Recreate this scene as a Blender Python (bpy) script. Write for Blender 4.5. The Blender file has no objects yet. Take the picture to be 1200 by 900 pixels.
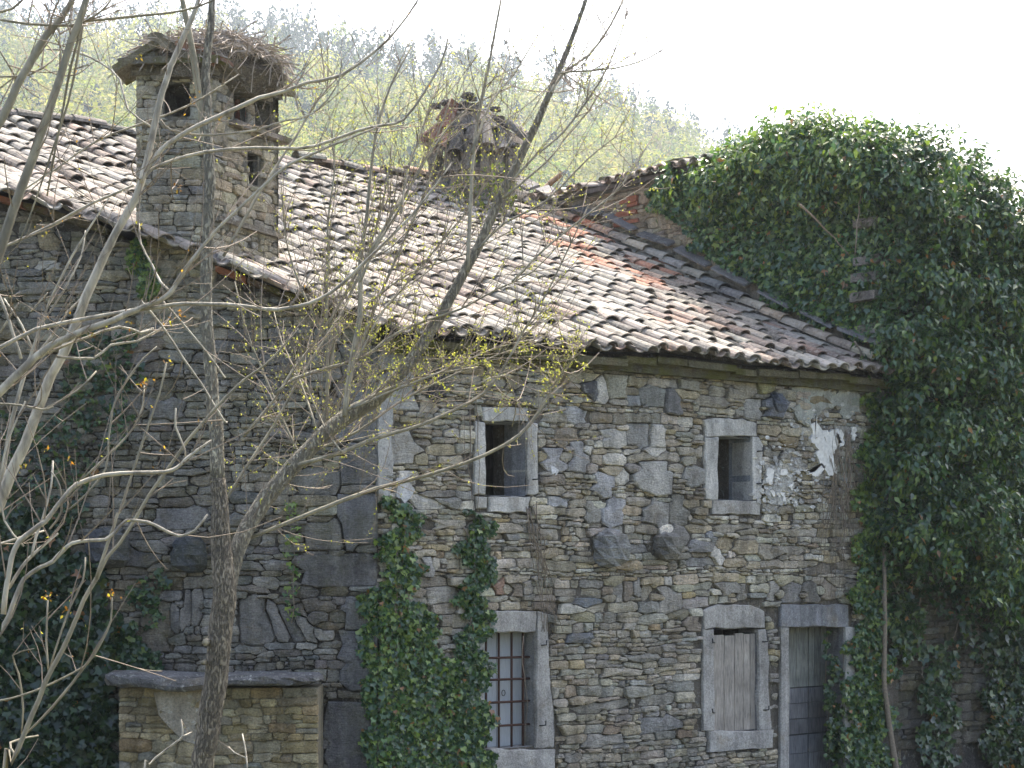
import bpy, math, random
import numpy as np
from mathutils import Vector
random.seed(7)
rng = np.random.default_rng(7)
scene = bpy.context.scene
col = scene.collection

# ------------------------------------------------------------------ camera
TH = math.radians(39.2)
F = 2200.0
A = np.array([math.sin(TH), math.cos(TH), 0.0])      # view axis (horizontal)
R = np.array([math.cos(TH), -math.sin(TH), 0.0])     # to the right
Z = np.array([0.0, 0.0, 1.0])
CAM = np.array([0.0, 0.0, 2.9])
cam_data = bpy.data.cameras.new('camera')
cam = bpy.data.objects.new('camera', cam_data)
col.objects.link(cam)
cam.location = CAM
cam.rotation_euler = (math.radians(90), 0, -TH)
cam_data.sensor_width = 36.0
cam_data.lens = 36.0 * F / 1200.0
cam_data.shift_y = 200.0 / 1200.0
cam_data.clip_start = 0.1
cam_data.clip_end = 5000
scene.camera = cam

# ------------------------------------------------------------------ sky, sun, exposure
SUN_EL, SUN_AZ = math.radians(57), math.radians(57)    # azimuth from +Y towards +X
world = bpy.data.worlds.new('World')
scene.world = world
world.use_nodes = True
wn = world.node_tree
wn.nodes.clear()
wo = wn.nodes.new('ShaderNodeOutputWorld')
wb = wn.nodes.new('ShaderNodeBackground')
sky = wn.nodes.new('ShaderNodeTexSky')
sky.sky_type = 'NISHITA'
sky.sun_disc = False
sky.sun_elevation = SUN_EL
sky.sun_rotation = SUN_AZ
sky.air_density = 0.85
sky.dust_density = 6.0
sky.ozone_density = 0.4
wb.inputs['Strength'].default_value = 0.15
wn.links.new(sky.outputs[0], wb.inputs[0])
wn.links.new(wb.outputs[0], wo.inputs[0])
sd = bpy.data.lights.new('sun', 'SUN')
sun = bpy.data.objects.new('sun', sd)
col.objects.link(sun)
sd.energy = 2.1
sd.angle = math.radians(0.55)
sd.color = (1.0, 0.95, 0.87)
sdir = Vector((math.cos(SUN_EL)*math.sin(SUN_AZ), math.cos(SUN_EL)*math.cos(SUN_AZ), math.sin(SUN_EL)))
sun.rotation_euler = sdir.to_track_quat('Z', 'Y').to_euler()
sun.location = (0, 0, 40)
vs = scene.view_settings
vs.view_transform = 'Standard'
vs.look = 'None'
vs.exposure = 1.95
vs.gamma = 1.0
scene.render.engine = 'CYCLES'
scene.cycles.use_denoising = True
scene.cycles.max_bounces = 6
scene.cycles.diffuse_bounces = 3
scene.cycles.volume_bounces = 1
scene.cycles.transparent_max_bounces = 8

# ------------------------------------------------------------------ projection helpers
def P(px, py, lam):
    "point seen at pixel px,py (1200x900) at depth lam metres"
    return CAM + lam * (A + (px-600)/F * R + (650-py)/F * Z)
def proj(p):
    d = np.asarray(p) - CAM
    lam = d @ A
    return 600 + F*(d @ R)/lam, 650 - F*d[..., 2]/lam, lam
D = 14.85
def MU(px, y=D):
    "X on the plane Y=y seen in pixel column px"
    t = (px-600)/F
    lam = y/(math.cos(TH) - t*math.sin(TH))
    return lam*(math.sin(TH) + t*math.cos(TH)), lam
def MW(px, py):
    "u, z on the front wall"
    x, lam = MU(px)
    return x, 2.9 + (650-py)/F*lam
LC = MU(441)[1]                       # depth of the wing wall plane
UC = MU(441)[0]
def LWp(px, py):
    "u, z on the wing wall (u = 0 at the bend, negative to the left)"
    return (px-441)/F*LC, 2.9 + (650-py)/F*LC

def inpoly(x, y, poly):
    x = np.asarray(x, float); y = np.asarray(y, float)
    c = np.zeros(np.broadcast(x, y).shape, bool)
    n = len(poly)
    for i in range(n):
        x0, y0 = poly[i]; x1, y1 = poly[(i+1) % n]
        if y0 == y1: continue
        k = ((y0 > y) != (y1 > y)) & (x < (x1-x0)*(y-y0)/(y1-y0) + x0)
        c ^= k
    return c

# ------------------------------------------------------------------ mesh helpers
class MB:
    def __init__(s): s.v = []; s.f = []; s.c = []; s.n = 0
    def add(s, V, Fc, c=(1, 1, 1)):
        V = np.asarray(V, float)
        s.v.append(V)
        c = np.asarray(c, float)
        s.c.append(np.broadcast_to(c, (len(V), 3)) if c.ndim == 1 else c)
        n = s.n
        s.f.extend([tuple(i+n for i in f) for f in Fc])
        s.n += len(V)
    def box(s, o, ax, ay, az, c=(1, 1, 1), jit=0.0):
        "box from corner o and three edge vectors"
        o, ax, ay, az = map(np.asarray, (o, ax, ay, az))
        V = np.array([o+i*ax+j*ay+k*az for k in (0, 1) for j in (0, 1) for i in (0, 1)], float)
        if jit: V = V + rng.uniform(-jit, jit, V.shape)
        s.add(V, [(0, 2, 3, 1), (4, 5, 7, 6), (0, 1, 5, 4), (2, 6, 7, 3), (0, 4, 6, 2), (1, 3, 7, 5)], c)
BASE = {}
def mk(name, V, Fc, C=None, mat=None, parent=None, smooth=False, origin=None, kind=None):
    V = np.asarray(V, float)
    if origin is None:
        origin = np.array([(V[:, 0].min()+V[:, 0].max())/2, (V[:, 1].min()+V[:, 1].max())/2, V[:, 2].min()])
    origin = np.asarray(origin, float)
    me = bpy.data.meshes.new(name)
    if isinstance(Fc, np.ndarray):
        k = Fc.shape[1]
        me.vertices.add(len(V)); me.vertices.foreach_set('co', (V-origin).ravel())
        me.loops.add(Fc.size); me.loops.foreach_set('vertex_index', Fc.ravel().astype(np.int32))
        me.polygons.add(len(Fc))
        me.polygons.foreach_set('loop_start', np.arange(0, Fc.size, k, dtype=np.int32))
        me.update(calc_edges=True)
    else:
        me.from_pydata((V-origin).tolist(), [], Fc)
    if C is not None:
        at = me.color_attributes.new('Col', 'FLOAT_COLOR', 'POINT')
        c4 = np.ones((len(V), 4)); c4[:, :3] = C
        at.data.foreach_set('color', c4.ravel())
    if smooth: me.polygons.foreach_set('use_smooth', [True]*len(me.polygons))
    if mat: me.materials.append(mat)
    o = bpy.data.objects.new(name, me)
    col.objects.link(o)
    put(o, origin, parent)
    if kind: o['kind'] = kind
    return o
def put(o, origin, parent=None):
    origin = np.asarray(origin, float)
    if parent is not None:
        o.parent = parent
        o.location = origin - BASE[parent]
    else: o.location = origin
    BASE[o] = origin
def mbo(name, mb, mat, parent=None, **k):
    return mk(name, np.concatenate(mb.v), mb.f, np.concatenate(mb.c), mat, parent, **k)
def thing(name, loc, label, cat, group=None):
    o = bpy.data.objects.new(name, None)
    col.objects.link(o); put(o, loc)
    o['label'] = label; o['category'] = cat
    if group: o['group'] = group
    return o

# ------------------------------------------------------------------ materials
def mat(name):
    m = bpy.data.materials.new(name); m.use_nodes = True
    nt = m.node_tree; nt.nodes.clear()
    out = nt.nodes.new('ShaderNodeOutputMaterial')
    b = nt.nodes.new('ShaderNodeBsdfPrincipled')
    nt.links.new(b.outputs[0], out.inputs[0])
    return m, nt, b, out
def N(nt, t, **k):
    n = nt.nodes.new(t)
    for a, v in k.items():
        if a in n.inputs: n.inputs[a].default_value = v
        else: setattr(n, a, v)
    return n
def noise(nt, src, scale, detail=4, rough=.55, stretch=None, dist=0.0):
    n = N(nt, 'ShaderNodeTexNoise')
    n.inputs['Scale'].default_value = scale; n.inputs['Detail'].default_value = detail
    n.inputs['Roughness'].default_value = rough; n.inputs['Distortion'].default_value = dist
    if stretch:
        mp = N(nt, 'ShaderNodeMapping'); mp.inputs['Scale'].default_value = stretch
        nt.links.new(src, mp.inputs[0]); src = mp.outputs[0]
    nt.links.new(src, n.inputs['Vector'])
    return n.outputs['Fac']
def ramp(nt, src, stops):
    r = N(nt, 'ShaderNodeValToRGB'); e = r.color_ramp.elements
    while len(e) < len(stops): e.new(.5)
    for i, (p, c) in enumerate(stops):
        e[i].position = p
        e[i].color = (c, c, c, 1) if not hasattr(c, '__len__') else (*c, 1)
    nt.links.new(src, r.inputs[0])
    return r.outputs[0]
def mixc(nt, mode, fac, a, b):
    m = N(nt, 'ShaderNodeMix', data_type='RGBA', blend_type=mode)
    for s, v in ((0, fac), (6, a), (7, b)):
        if hasattr(v, 'is_linked') or hasattr(v, 'links'): nt.links.new(v, m.inputs[s])
        else: m.inputs[s].default_value = v if s == 0 else (*v, 1)
    return m.outputs[2]
def bump(nt, b, hs, dist=.01, strength=1.0):
    "sum of (height, weight)"
    acc = None
    for h, w in hs:
        m = N(nt, 'ShaderNodeMath', operation='MULTIPLY'); nt.links.new(h, m.inputs[0]); m.inputs[1].default_value = w
        if acc is None: acc = m.outputs[0]
        else:
            s = N(nt, 'ShaderNodeMath', operation='ADD'); nt.links.new(acc, s.inputs[0]); nt.links.new(m.outputs[0], s.inputs[1]); acc = s.outputs[0]
    bp = N(nt, 'ShaderNodeBump'); bp.inputs['Distance'].default_value = dist; bp.inputs['Strength'].default_value = strength
    nt.links.new(acc, bp.inputs['Height']); nt.links.new(bp.outputs[0], b.inputs['Normal'])

def rock_material(name, lichen=.5, moss=.0, grain=1.0, lamina=1.0, rough=.9, dist=.034):
    m, nt, b, out = mat(name)
    pos = N(nt, 'ShaderNodeNewGeometry').outputs['Position']
    at = N(nt, 'ShaderNodeAttribute', attribute_name='Col').outputs['Color']
    big = noise(nt, pos, 5.5, 5, .65)
    c = mixc(nt, 'MULTIPLY', 1.0, at, ramp(nt, big, [(.25, .55), (.5, 1.0), (.75, 1.35)]))
    fine = noise(nt, pos, 60, 4, .7)
    c = mixc(nt, 'MULTIPLY', grain, c, ramp(nt, fine, [(.3, .62), (.55, 1.05), (.75, 1.35)]))
    lam = noise(nt, pos, 9, 4, .6, (1.5, 1.5, 14))
    c = mixc(nt, 'MULTIPLY', .55*lamina, c, ramp(nt, lam, [(.35, .6), (.6, 1.15)]))
    oc = noise(nt, pos, 3.1, 4, .6)
    c = mixc(nt, 'MIX', ramp(nt, oc, [(.55, 0.0), (.72, .35)]), c, (.27, .20, .095))
    li = noise(nt, pos, 17, 5, .68, dist=.6)
    c = mixc(nt, 'MIX', ramp(nt, li, [(.56, 0.0), (.66, lichen)]), c, (.50, .50, .45))
    sk = noise(nt, pos, 7, 4, .6, (1, 1, .12))
    c = mixc(nt, 'MULTIPLY', .55, c, ramp(nt, sk, [(.38, .5), (.56, 1.08)]))
    dk = noise(nt, pos, 11, 5, .7)
    c = mixc(nt, 'MIX', ramp(nt, dk, [(.56, 0.0), (.7, .55)]), c, (.075, .075, .072))
    if moss:
        mo = noise(nt, pos, 2.3, 6, .7)
        c = mixc(nt, 'MIX', ramp(nt, mo, [(.45, 0.0), (.62, moss)]), c, (.13, .13, .03))
    nt.links.new(c, b.inputs['Base Color'])
    b.inputs['Roughness'].default_value = rough
    b.inputs['Specular IOR Level'].default_value = .3
    bump(nt, b, [(noise(nt, pos, 22, 6, .7), 1.3), (lam, .8*lamina), (fine, .3)], dist, 1.0)
    return m
M_STONE = rock_material('rubble_stone')
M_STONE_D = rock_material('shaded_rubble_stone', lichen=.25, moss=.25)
M_OCHRE = rock_material('ochre_rubble_stone', lichen=.2, lamina=.6)
M_DRESS = rock_material('dressed_stone', lichen=.45, lamina=.15, grain=1.0, dist=.014)
M_SLAB = rock_material('ledge_slab_stone', lichen=.8, lamina=.6, dist=.03)  # heavy white lichen also paints in the slab's whitish glints
M_MORTAR = rock_material('earth_mortar', lichen=.35, lamina=0, dist=.03)
M_CORNICE = rock_material('mossy_cornice_stone', lichen=.2, moss=.9)
M_MOSSY = rock_material('moss_grown_stone', lichen=.15, moss=.8)

def simple(name, colr, rough=.8, nscale=20, var=.4, bdist=.004, attr=False, stretch=None, metal=0, spec=.3):
    m, nt, b, out = mat(name)
    pos = N(nt, 'ShaderNodeNewGeometry').outputs['Position']
    f = noise(nt, pos, nscale, 5, .65, stretch)
    base = N(nt, 'ShaderNodeAttribute', attribute_name='Col').outputs['Color'] if attr else None
    if base is None:
        rgb = N(nt, 'ShaderNodeRGB'); rgb.outputs[0].default_value = (*colr, 1); base = rgb.outputs[0]
    c = mixc(nt, 'MULTIPLY', 1.0, base, ramp(nt, f, [(.25, 1-var), (.5, 1.0), (.75, 1+var)]))
    nt.links.new(c, b.inputs['Base Color'])
    b.inputs['Roughness'].default_value = rough; b.inputs['Metallic'].default_value = metal
    b.inputs['Specular IOR Level'].default_value = spec
    bump(nt, b, [(f, 1.0)], bdist)
    return m
M_PLASTER = simple('white_lime_plaster', (.68, .665, .62), .9, 16, .38, .004)
M_RUST = simple('rusty_iron', (.06, .028, .019), .75, 90, .5, .001)
M_IRON = simple('dark_iron', (.03, .03, .032), .6, 60, .3, .001)
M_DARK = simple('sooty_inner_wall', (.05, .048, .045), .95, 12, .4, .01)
M_CLOTH = simple('pale_window_board', (.46, .485, .50), .8, 9, .16, .003, stretch=(8, 8, 1))
M_BRICK = simple('red_brick', (.26, .105, .06), .9, 30, .4, .004)
M_TWIGDRY = simple('dry_twig', (.32, .28, .23), .9, 30, .35, .001)

def wood_material(name, stretch=(14, 14, 1.2)):
    m, nt, b, out = mat(name)
    pos = N(nt, 'ShaderNodeNewGeometry').outputs['Position']
    at = N(nt, 'ShaderNodeAttribute', attribute_name='Col').outputs['Color']
    g = noise(nt, pos, 5, 6, .65, stretch, dist=.4)
    c = mixc(nt, 'MULTIPLY', 1.0, at, ramp(nt, g, [(.3, .45), (.5, 1.0), (.7, 1.35)]))
    s = noise(nt, pos, 4, 4, .6)
    c = mixc(nt, 'MULTIPLY', .7, c, ramp(nt, s, [(.3, .6), (.7, 1.25)]))
    nt.links.new(c, b.inputs['Base Color']); b.inputs['Roughness'].default_value = .85
    bump(nt, b, [(g, 1.0)], .006)
    return m
M_WOOD = wood_material('weathered_wood')

def tile_material():
    m, nt, b, out = mat('weathered_clay_tile')
    pos = N(nt, 'ShaderNodeNewGeometry').outputs['Position']
    at = N(nt, 'ShaderNodeAttribute', attribute_name='Col').outputs['Color']
    c = mixc(nt, 'MULTIPLY', 1.0, at, ramp(nt, noise(nt, pos, 13, 5, .65), [(.28, .6), (.5, 1.0), (.75, 1.25)]))
    c = mixc(nt, 'MULTIPLY', 1.0, c, ramp(nt, noise(nt, pos, 1.5, 4, .6), [(.3, .55), (.5, .95), (.7, 1.2)]))
    c = mixc(nt, 'MIX', ramp(nt, noise(nt, pos, 26, 6, .7), [(.5, 0.0), (.66, .5)]), c, (.36, .345, .305))
    c = mixc(nt, 'MIX', ramp(nt, noise(nt, pos, 9, 6, .7), [(.56, 0.0), (.68, .75)]), c, (.07, .065, .055))
    nt.links.new(c, b.inputs['Base Color']); b.inputs['Roughness'].default_value = .9
    b.inputs['Specular IOR Level'].default_value = .25
    bump(nt, b, [(noise(nt, pos, 45, 5, .7), 1.0)], .006)
    return m
M_TILE = tile_material()

def bark_material(name, base, ridge, scale=1.0):
    m, nt, b, out = mat(name)
    pos = N(nt, 'ShaderNodeNewGeometry').outputs['Position']
    f = noise(nt, pos, 26*scale, 5, .6, (1, 1, .3), dist=.5)
    k = ramp(nt, f, [(.38, 0.0), (.56, 1.0)])
    c = mixc(nt, 'MIX', k, ridge, base)
    g = noise(nt, pos, 7, 4, .6)
    c = mixc(nt, 'MULTIPLY', .8, c, ramp(nt, g, [(.3, .65), (.7, 1.3)]))
    nt.links.new(c, b.inputs['Base Color']); b.inputs['Roughness'].default_value = .85
    bump(nt, b, [(k, 1.0)], min(.02*scale, .03) if scale >= .6 else .003)
    return m
M_BARK = bark_material('furrowed_bark', (.26, .225, .165), (.10, .087, .066), 3.4)
M_LIMB = bark_material('olive_limb_bark', (.27, .245, .17), (.17, .155, .11), .5)
M_FORK = bark_material('brown_limb_bark', (.33, .305, .225), (.20, .18, .135), 3.0)
M_PALE = bark_material('pale_smooth_bark', (.40, .37, .29), (.20, .18, .14), .55)
M_TWIG = simple('brown_twig_bark', (.22, .18, .135), .8, 40, .4, .001)

def leaf_material(name, trans=.35, rough=.42, spec=.5):
    m, nt, b, out = mat(name)
    at = N(nt, 'ShaderNodeAttribute', attribute_name='Col').outputs['Color']
    nt.links.new(at, b.inputs['Base Color']); b.inputs['Roughness'].default_value = rough
    b.inputs['Specular IOR Level'].default_value = spec
    t = N(nt, 'ShaderNodeBsdfTranslucent')
    br = mixc(nt, 'MULTIPLY', 1.0, at, (1.5, 1.6, .6))
    nt.links.new(br, t.inputs[0])
    mx = N(nt, 'ShaderNodeMixShader'); mx.inputs[0].default_value = trans
    nt.links.new(b.outputs[0], mx.inputs[1]); nt.links.new(t.outputs[0], mx.inputs[2])
    nt.links.new(mx.outputs[0], out.inputs[0])
    return m
M_IVY = leaf_material('ivy_leaf', .28, .3, .6)
M_BUD = leaf_material('spring_leaf', .5, .6, .2)
M_FOREST = leaf_material('far_foliage', .22, .9, .05)
# ------------------------------------------------------------------ stones
def simplify(pts, tol, most):
    "closed polygon, Douglas-Peucker"
    pts = np.asarray(pts)
    n = len(pts)
    i0 = int(np.argmax(((pts-pts.mean(0))**2).sum(1))); i1 = int(np.argmax(((pts-pts[i0])**2).sum(1)))
    keep = {i0, i1}
    def rec(a, b, t):
        idx = [(a+k) % n for k in range(1, (b-a) % n)]
        if not idx: return
        p0, p1 = pts[a], pts[b]; d = p1-p0; L = math.hypot(*d)+1e-9
        q = pts[idx]-p0; ds = abs(q[:, 0]*d[1]-q[:, 1]*d[0])/L
        k = int(ds.argmax())
        if ds[k] > t: keep.add(idx[k]); rec(a, idx[k], t); rec(idx[k], b, t)
    t = tol
    while True:
        keep.clear(); keep.update((i0, i1)); rec(i0, i1, t); rec(i1, i0, t)
        if len(keep) <= most: break
        t *= 1.35
    return pts[sorted(keep)]

def stone_mesh(poly, o3, ud, nd, proud, back=.05, bev=.012, rough=.006):
    "poly: (k,2) in u,z about the wall; returns verts, faces"
    poly = np.asarray(poly); k = len(poly); c = poly.mean(0)
    def lift(p2, h): return o3 + np.outer(p2[:, 0], ud) + np.outer(p2[:, 1], Z) + np.outer(h, nd)
    r = np.hypot(*(poly-c).T)[:, None]
    sh = lambda d: c+(poly-c)*np.clip(1-d/np.maximum(r, 1e-6), .2, 1)
    tilt = rng.normal(0, rough, 2); size = max(r.max(), 1e-3)
    pl = lambda q: ((q-c)/size) @ tilt
    a = lift(poly, np.full(k, -back))
    b = lift(poly, np.full(k, proud-bev) + pl(poly) + rng.uniform(-rough, rough, k)*.6)
    p2 = sh(bev*1.1)
    d_ = lift(p2, np.full(k, proud) + pl(p2) + rng.uniform(-rough, rough, k)*.5)
    m = lift(c[None], np.array([proud + rng.uniform(0, rough*1.5)]))
    V = np.concatenate([a, b, d_, m]); Fc = []
    for i in range(k):
        j = (i+1) % k
        Fc += [(i, j, k+j, k+i), (k+i, k+j, 2*k+j, 2*k+i), (2*k+i, 2*k+j, 3*k)]
    return V, Fc

def rubble(seeds, blocked, u0, u1, z0, z1, gap, res=.01, nmax=11, ex=4):
    "seeds: list of (u,z,a,b,rot). Returns polygon per seed (or None)."
    nu, nz = int((u1-u0)/res)+1, int((z1-z0)/res)+1
    best = np.full((nz, nu), 1e9); lab = np.full((nz, nu), -1, np.int32)
    gu = u0+np.arange(nu)*res; gz = z0+np.arange(nz)*res
    for i, (su, sz, a, b, rot) in enumerate(seeds):
        m = max(a, b)*1.7+.03
        i0, i1 = max(0, int((su-m-u0)/res)), min(nu, int((su+m-u0)/res)+1)
        j0, j1 = max(0, int((sz-m-z0)/res)), min(nz, int((sz+m-z0)/res)+1)
        if i1 <= i0 or j1 <= j0: continue
        du = gu[i0:i1][None, :]-su; dz = gz[j0:j1][:, None]-sz
        cr, sr = math.cos(rot), math.sin(rot)
        x = abs(du*cr+dz*sr)/a; y = abs(-du*sr+dz*cr)/b
        d = (x**ex+y**ex)**(1/ex)
        w = (d < best[j0:j1, i0:i1]) & (d < 1.7)
        best[j0:j1, i0:i1][w] = d[w]; lab[j0:j1, i0:i1][w] = i
    if blocked is not None:
        U, ZZ = np.meshgrid(gu, gz)
        lab[blocked(U, ZZ)] = -2
    out = []
    nr = 36
    ang = np.linspace(0, 2*math.pi, nr, endpoint=False)
    for i, (su, sz, a, b, rot) in enumerate(seeds):
        m = max(a, b)*1.8+.03
        st = np.arange(0, m, res*.6)
        uu = su+np.outer(np.cos(ang), st); zz = sz+np.outer(np.sin(ang), st)
        iu = np.round((uu-u0)/res).astype(int); iz = np.round((zz-z0)/res).astype(int)
        ok = (iu >= 0) & (iu < nu) & (iz >= 0) & (iz < nz)
        L = np.where(ok, lab[np.clip(iz, 0, nz-1), np.clip(iu, 0, nu-1)], -3) == i
        if not L[:, 0].all(): out.append(None); continue
        hit = (~L).argmax(1); hit[L.all(1)] = len(st)-1
        r = st[hit]-gap-rng.uniform(0, gap*.6)
        if r.min() < .006: r = np.maximum(r, .006)
        pts = np.stack([su+np.cos(ang)*r, sz+np.sin(ang)*r], 1)
        x_, y_ = pts.T
        area = .5*abs(np.dot(x_, np.roll(y_, 1))-np.dot(y_, np.roll(x_, 1)))
        if area < 4e-4: out.append(None); continue
        out.append((simplify(pts, .005, nmax), area))
    return out

def courses(u0, u1, z0, z1, hs=(.05, .14), ws=(.13, .42), wave=.03):
    S = []; z = z0
    ph = rng.uniform(0, 6, 3)
    while z < z1:
        h = rng.uniform(*hs) if rng.random() > .25 else rng.uniform(hs[0]*.7, hs[0]*1.2)
        u = u0
        while u < u1-.02:
            w = max(.06, rng.uniform(*ws)*(.6+.6*(h-hs[0])/(hs[1]-hs[0]+1e-9)))
            if u == u0: w *= rng.uniform(.4, 1)
            if u+w > u1-.06: w = max(u1-u, .05)
            zz = z+h/2+wave*(math.sin(u*1.9+ph[0]+z)+.6*math.sin(u*4.7+ph[1]-z*2))
            q = rng.random()
            if q < .14 and h > .08:
                S.append((u+w/2, zz+h*.24, w*.48, h*.23, rng.normal(0, .04))); S.append((u+w/2, zz-h*.26, w*.46, h*.22, rng.normal(0, .04)))
            elif q < .2 and h > .07:
                S.append((u+w*.3, zz, w*.3, h*.5, rng.normal(0, .06))); S.append((u+w*.8, zz+h*.2, w*.2, h*.3, 0.)); S.append((u+w*.8, zz-h*.28, w*.2, h*.22, 0.))
            else:
                S.append((u+w/2+rng.normal(0, .01), zz+rng.normal(0, .008), w*.5, h*.5*rng.uniform(.85, 1.15), rng.normal(0, .05)))
            u += w
        z += h
    return S

GREY, BLUE, TAN, OCHRE, PALE, BROWN = (.31, .295, .26), (.25, .25, .245), (.37, .33, .25), (.36, .29, .17), (.50, .48, .43), (.25, .205, .15)
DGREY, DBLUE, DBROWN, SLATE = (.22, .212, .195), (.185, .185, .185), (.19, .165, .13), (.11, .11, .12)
def pick(pal):
    cs, ws = zip(*pal)
    c = np.array(cs[rng.choice(len(cs), p=np.array(ws)/sum(ws))])
    c2 = np.array(cs[rng.choice(len(cs), p=np.array(ws)/sum(ws))])
    return np.clip(np.array([1.12, 1.10, 1.02])*(c*.62+c2*.38)*rng.uniform(.75, 1.27)*(1+rng.normal(0, .02, 3)), .02, .8)

def warm(c, k):
    c = np.asarray(c, float); return c*(1-k)+k*(c @ np.array([.3, .5, .2]))*np.array([1.07, 1.0, .88])
def build_stones(parent, o3, ud, nd, seeds, hand, blocked, win, vis, pal, m, gap=.006, parts=300, name='stone',
                 proud=(-.008, .038), hide=None, ex=4, nmax=11):
    """hand: list (u,z,a,b,rot,colour or None,proud or None). vis(px,py): keep test."""
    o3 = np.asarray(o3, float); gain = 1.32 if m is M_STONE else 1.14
    keep = []
    for s in seeds:
        bad = False
        for h in hand:
            dx, dz = s[0]-h[0], s[1]-h[1]; cr, sr = math.cos(h[4]), math.sin(h[4])
            if abs(dx*cr+dz*sr) < h[2]*.92 and abs(-dx*sr+dz*cr) < h[3]*.92: bad = True; break
        if not bad: keep.append(s)
    allS = [h[:5] for h in hand]+keep
    polys = rubble(allS, blocked, *win, gap, nmax=nmax, ex=ex)
    L = []
    for i, r in enumerate(polys):
        if r is None: continue
        poly, area = r; s = allS[i]
        c3 = o3+s[0]*ud+s[1]*Z
        px, py, lam = proj(c3)
        if not vis(px, py): continue
        hc = hand[i][5] if i < len(hand) else None
        hp = hand[i][6] if i < len(hand) else None
        big = area > .03
        pr = hp if hp is not None else rng.uniform(*proud)
        V, Fc = stone_mesh(poly, o3, ud, nd, pr, back=.06, bev=.008+.006*big, rough=.016 if big else .011)
        c = warm(np.array(hc)*rng.uniform(1.0, 1.2), .35)*gain if hc is not None else warm(pick(pal(px, py)), .08)*gain
        hid = hide is not None and hide(px, py)
        inside = -5 < px < 1205 and -5 < py < 905
        L.append((area*(0 if hid or not inside else 1), V, Fc, c))
    L.sort(key=lambda t: -t[0])
    rest = MB()
    for i, (ar, V, Fc, c) in enumerate(L):
        if i < parts and ar > 0:
            mk(name, V, Fc, np.broadcast_to(c, (len(V), 3)), m, parent)
        else: rest.add(V, Fc, c)
    if rest.n: mbo('small_'+name+'s', rest, m, parent, kind='stuff')

def wall_base(o3, ud, nd, us, ztop, z0, holes, thick, m, parent, name='masonry_core', setback=.02, c=(.125, .11, .088)):
    "solid core behind the stones; us sorted cut lines, holes (u0,u1,z0,z1)"
    o3 = np.asarray(o3, float)
    cuts = sorted(set([round(x, 4) for x in us]+[round(h[i], 4) for h in holes for i in (0, 1)]))
    mb = MB()
    for a, b in zip(cuts[:-1], cuts[1:]):
        mid = (a+b)/2; zt = ztop(mid)
        zs = [z0]
        for h in sorted([h for h in holes if h[0] <= mid <= h[1]], key=lambda h: h[2]): zs += [h[2], h[3]]
        zs.append(zt)
        for lo, hi in zip(zs[::2], zs[1::2]):
            if hi > lo: mb.box(o3+a*ud+lo*Z-nd*(thick), (b-a)*ud, nd*(thick-setback), (hi-lo)*Z, c)
    return mbo(name, mb, m, parent)

def block(parent, name, o3, ud, nd, quad, m, colr, proud=.02, back=.2, jit=.014, n=6, bev=.012, rough=.006, **k):
    "dressed block from a (u,z) quad/polygon, edges subdivided and roughened"
    q = np.asarray(quad, float); pts = []
    for i in range(len(q)):
        a, b = q[i], q[(i+1) % len(q)]
        L = math.hypot(*(b-a)); kx = max(1, min(n, int(L/.07)))
        for t in range(kx):
            p = a+(b-a)*t/kx
            pts.append(p+rng.normal(0, jit*(.35 if t == 0 else .5), 2))
    V, Fc = stone_mesh(np.array(pts), np.asarray(o3, float), ud, nd, proud, back, bev, rough)
    return mk(name, V, Fc, np.broadcast_to(np.array(colr, float), (len(V), 3)), m, parent, **k)

UX = np.array([1., 0, 0]); NM = np.array([0, -1., 0]); OM = np.array([0, D, 0.])
UL = R.copy(); NL = -A; OL = np.array([UC, D, 0.])
def mq(*pts): return [MW(x, y) for x, y in pts]
def mr(x0, y0, x1, y1): return mq((x0, y1), (x1, y1), (x1, y0), (x0, y0))
def lq(*pts): return [LWp(x, y) for x, y in pts]
def lr(x0, y0, x1, y1): return lq((x0, y1), (x1, y1), (x1, y0), (x0, y0))

# roof surface --------------------------------------------------------
ALF = math.atan(.437); YE = D-.30; ZE = 5.03; XR = 17.85; RUN = 7.35
SL = np.array([0, math.cos(ALF), math.sin(ALF)]); NR = np.array([0, -math.sin(ALF), math.cos(ALF)])
SLEN = RUN/math.cos(ALF)
def roof_h(x, s):
    "sag and lumps along the normal"
    return .035*np.sin(x*.9+.5)*np.sin(s*.8+.3)+.025*np.sin(x*2.3+s*1.1)-.05*np.exp(-((x-13)/2.2)**2)*np.sin(math.pi*s/SLEN) + .11*np.clip(UC+.2-x, 0, 3)*np.clip(1-s/6,0,1)
def RP(x, s, h=0.):
    x = np.asarray(x, float); s = np.asarray(s, float)
    hh = h+roof_h(x, s)
    return np.stack([x, YE+s*math.cos(ALF)+hh*NR[1], ZE+s*math.sin(ALF)+hh*NR[2]], -1)
def roof_z(x, y):
    s = (y-YE)/math.cos(ALF)
    return ZE+(y-YE)*.437+roof_h(x, s)/math.cos(ALF)
def lam_of(p): return (np.asarray(p)-CAM) @ A

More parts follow.
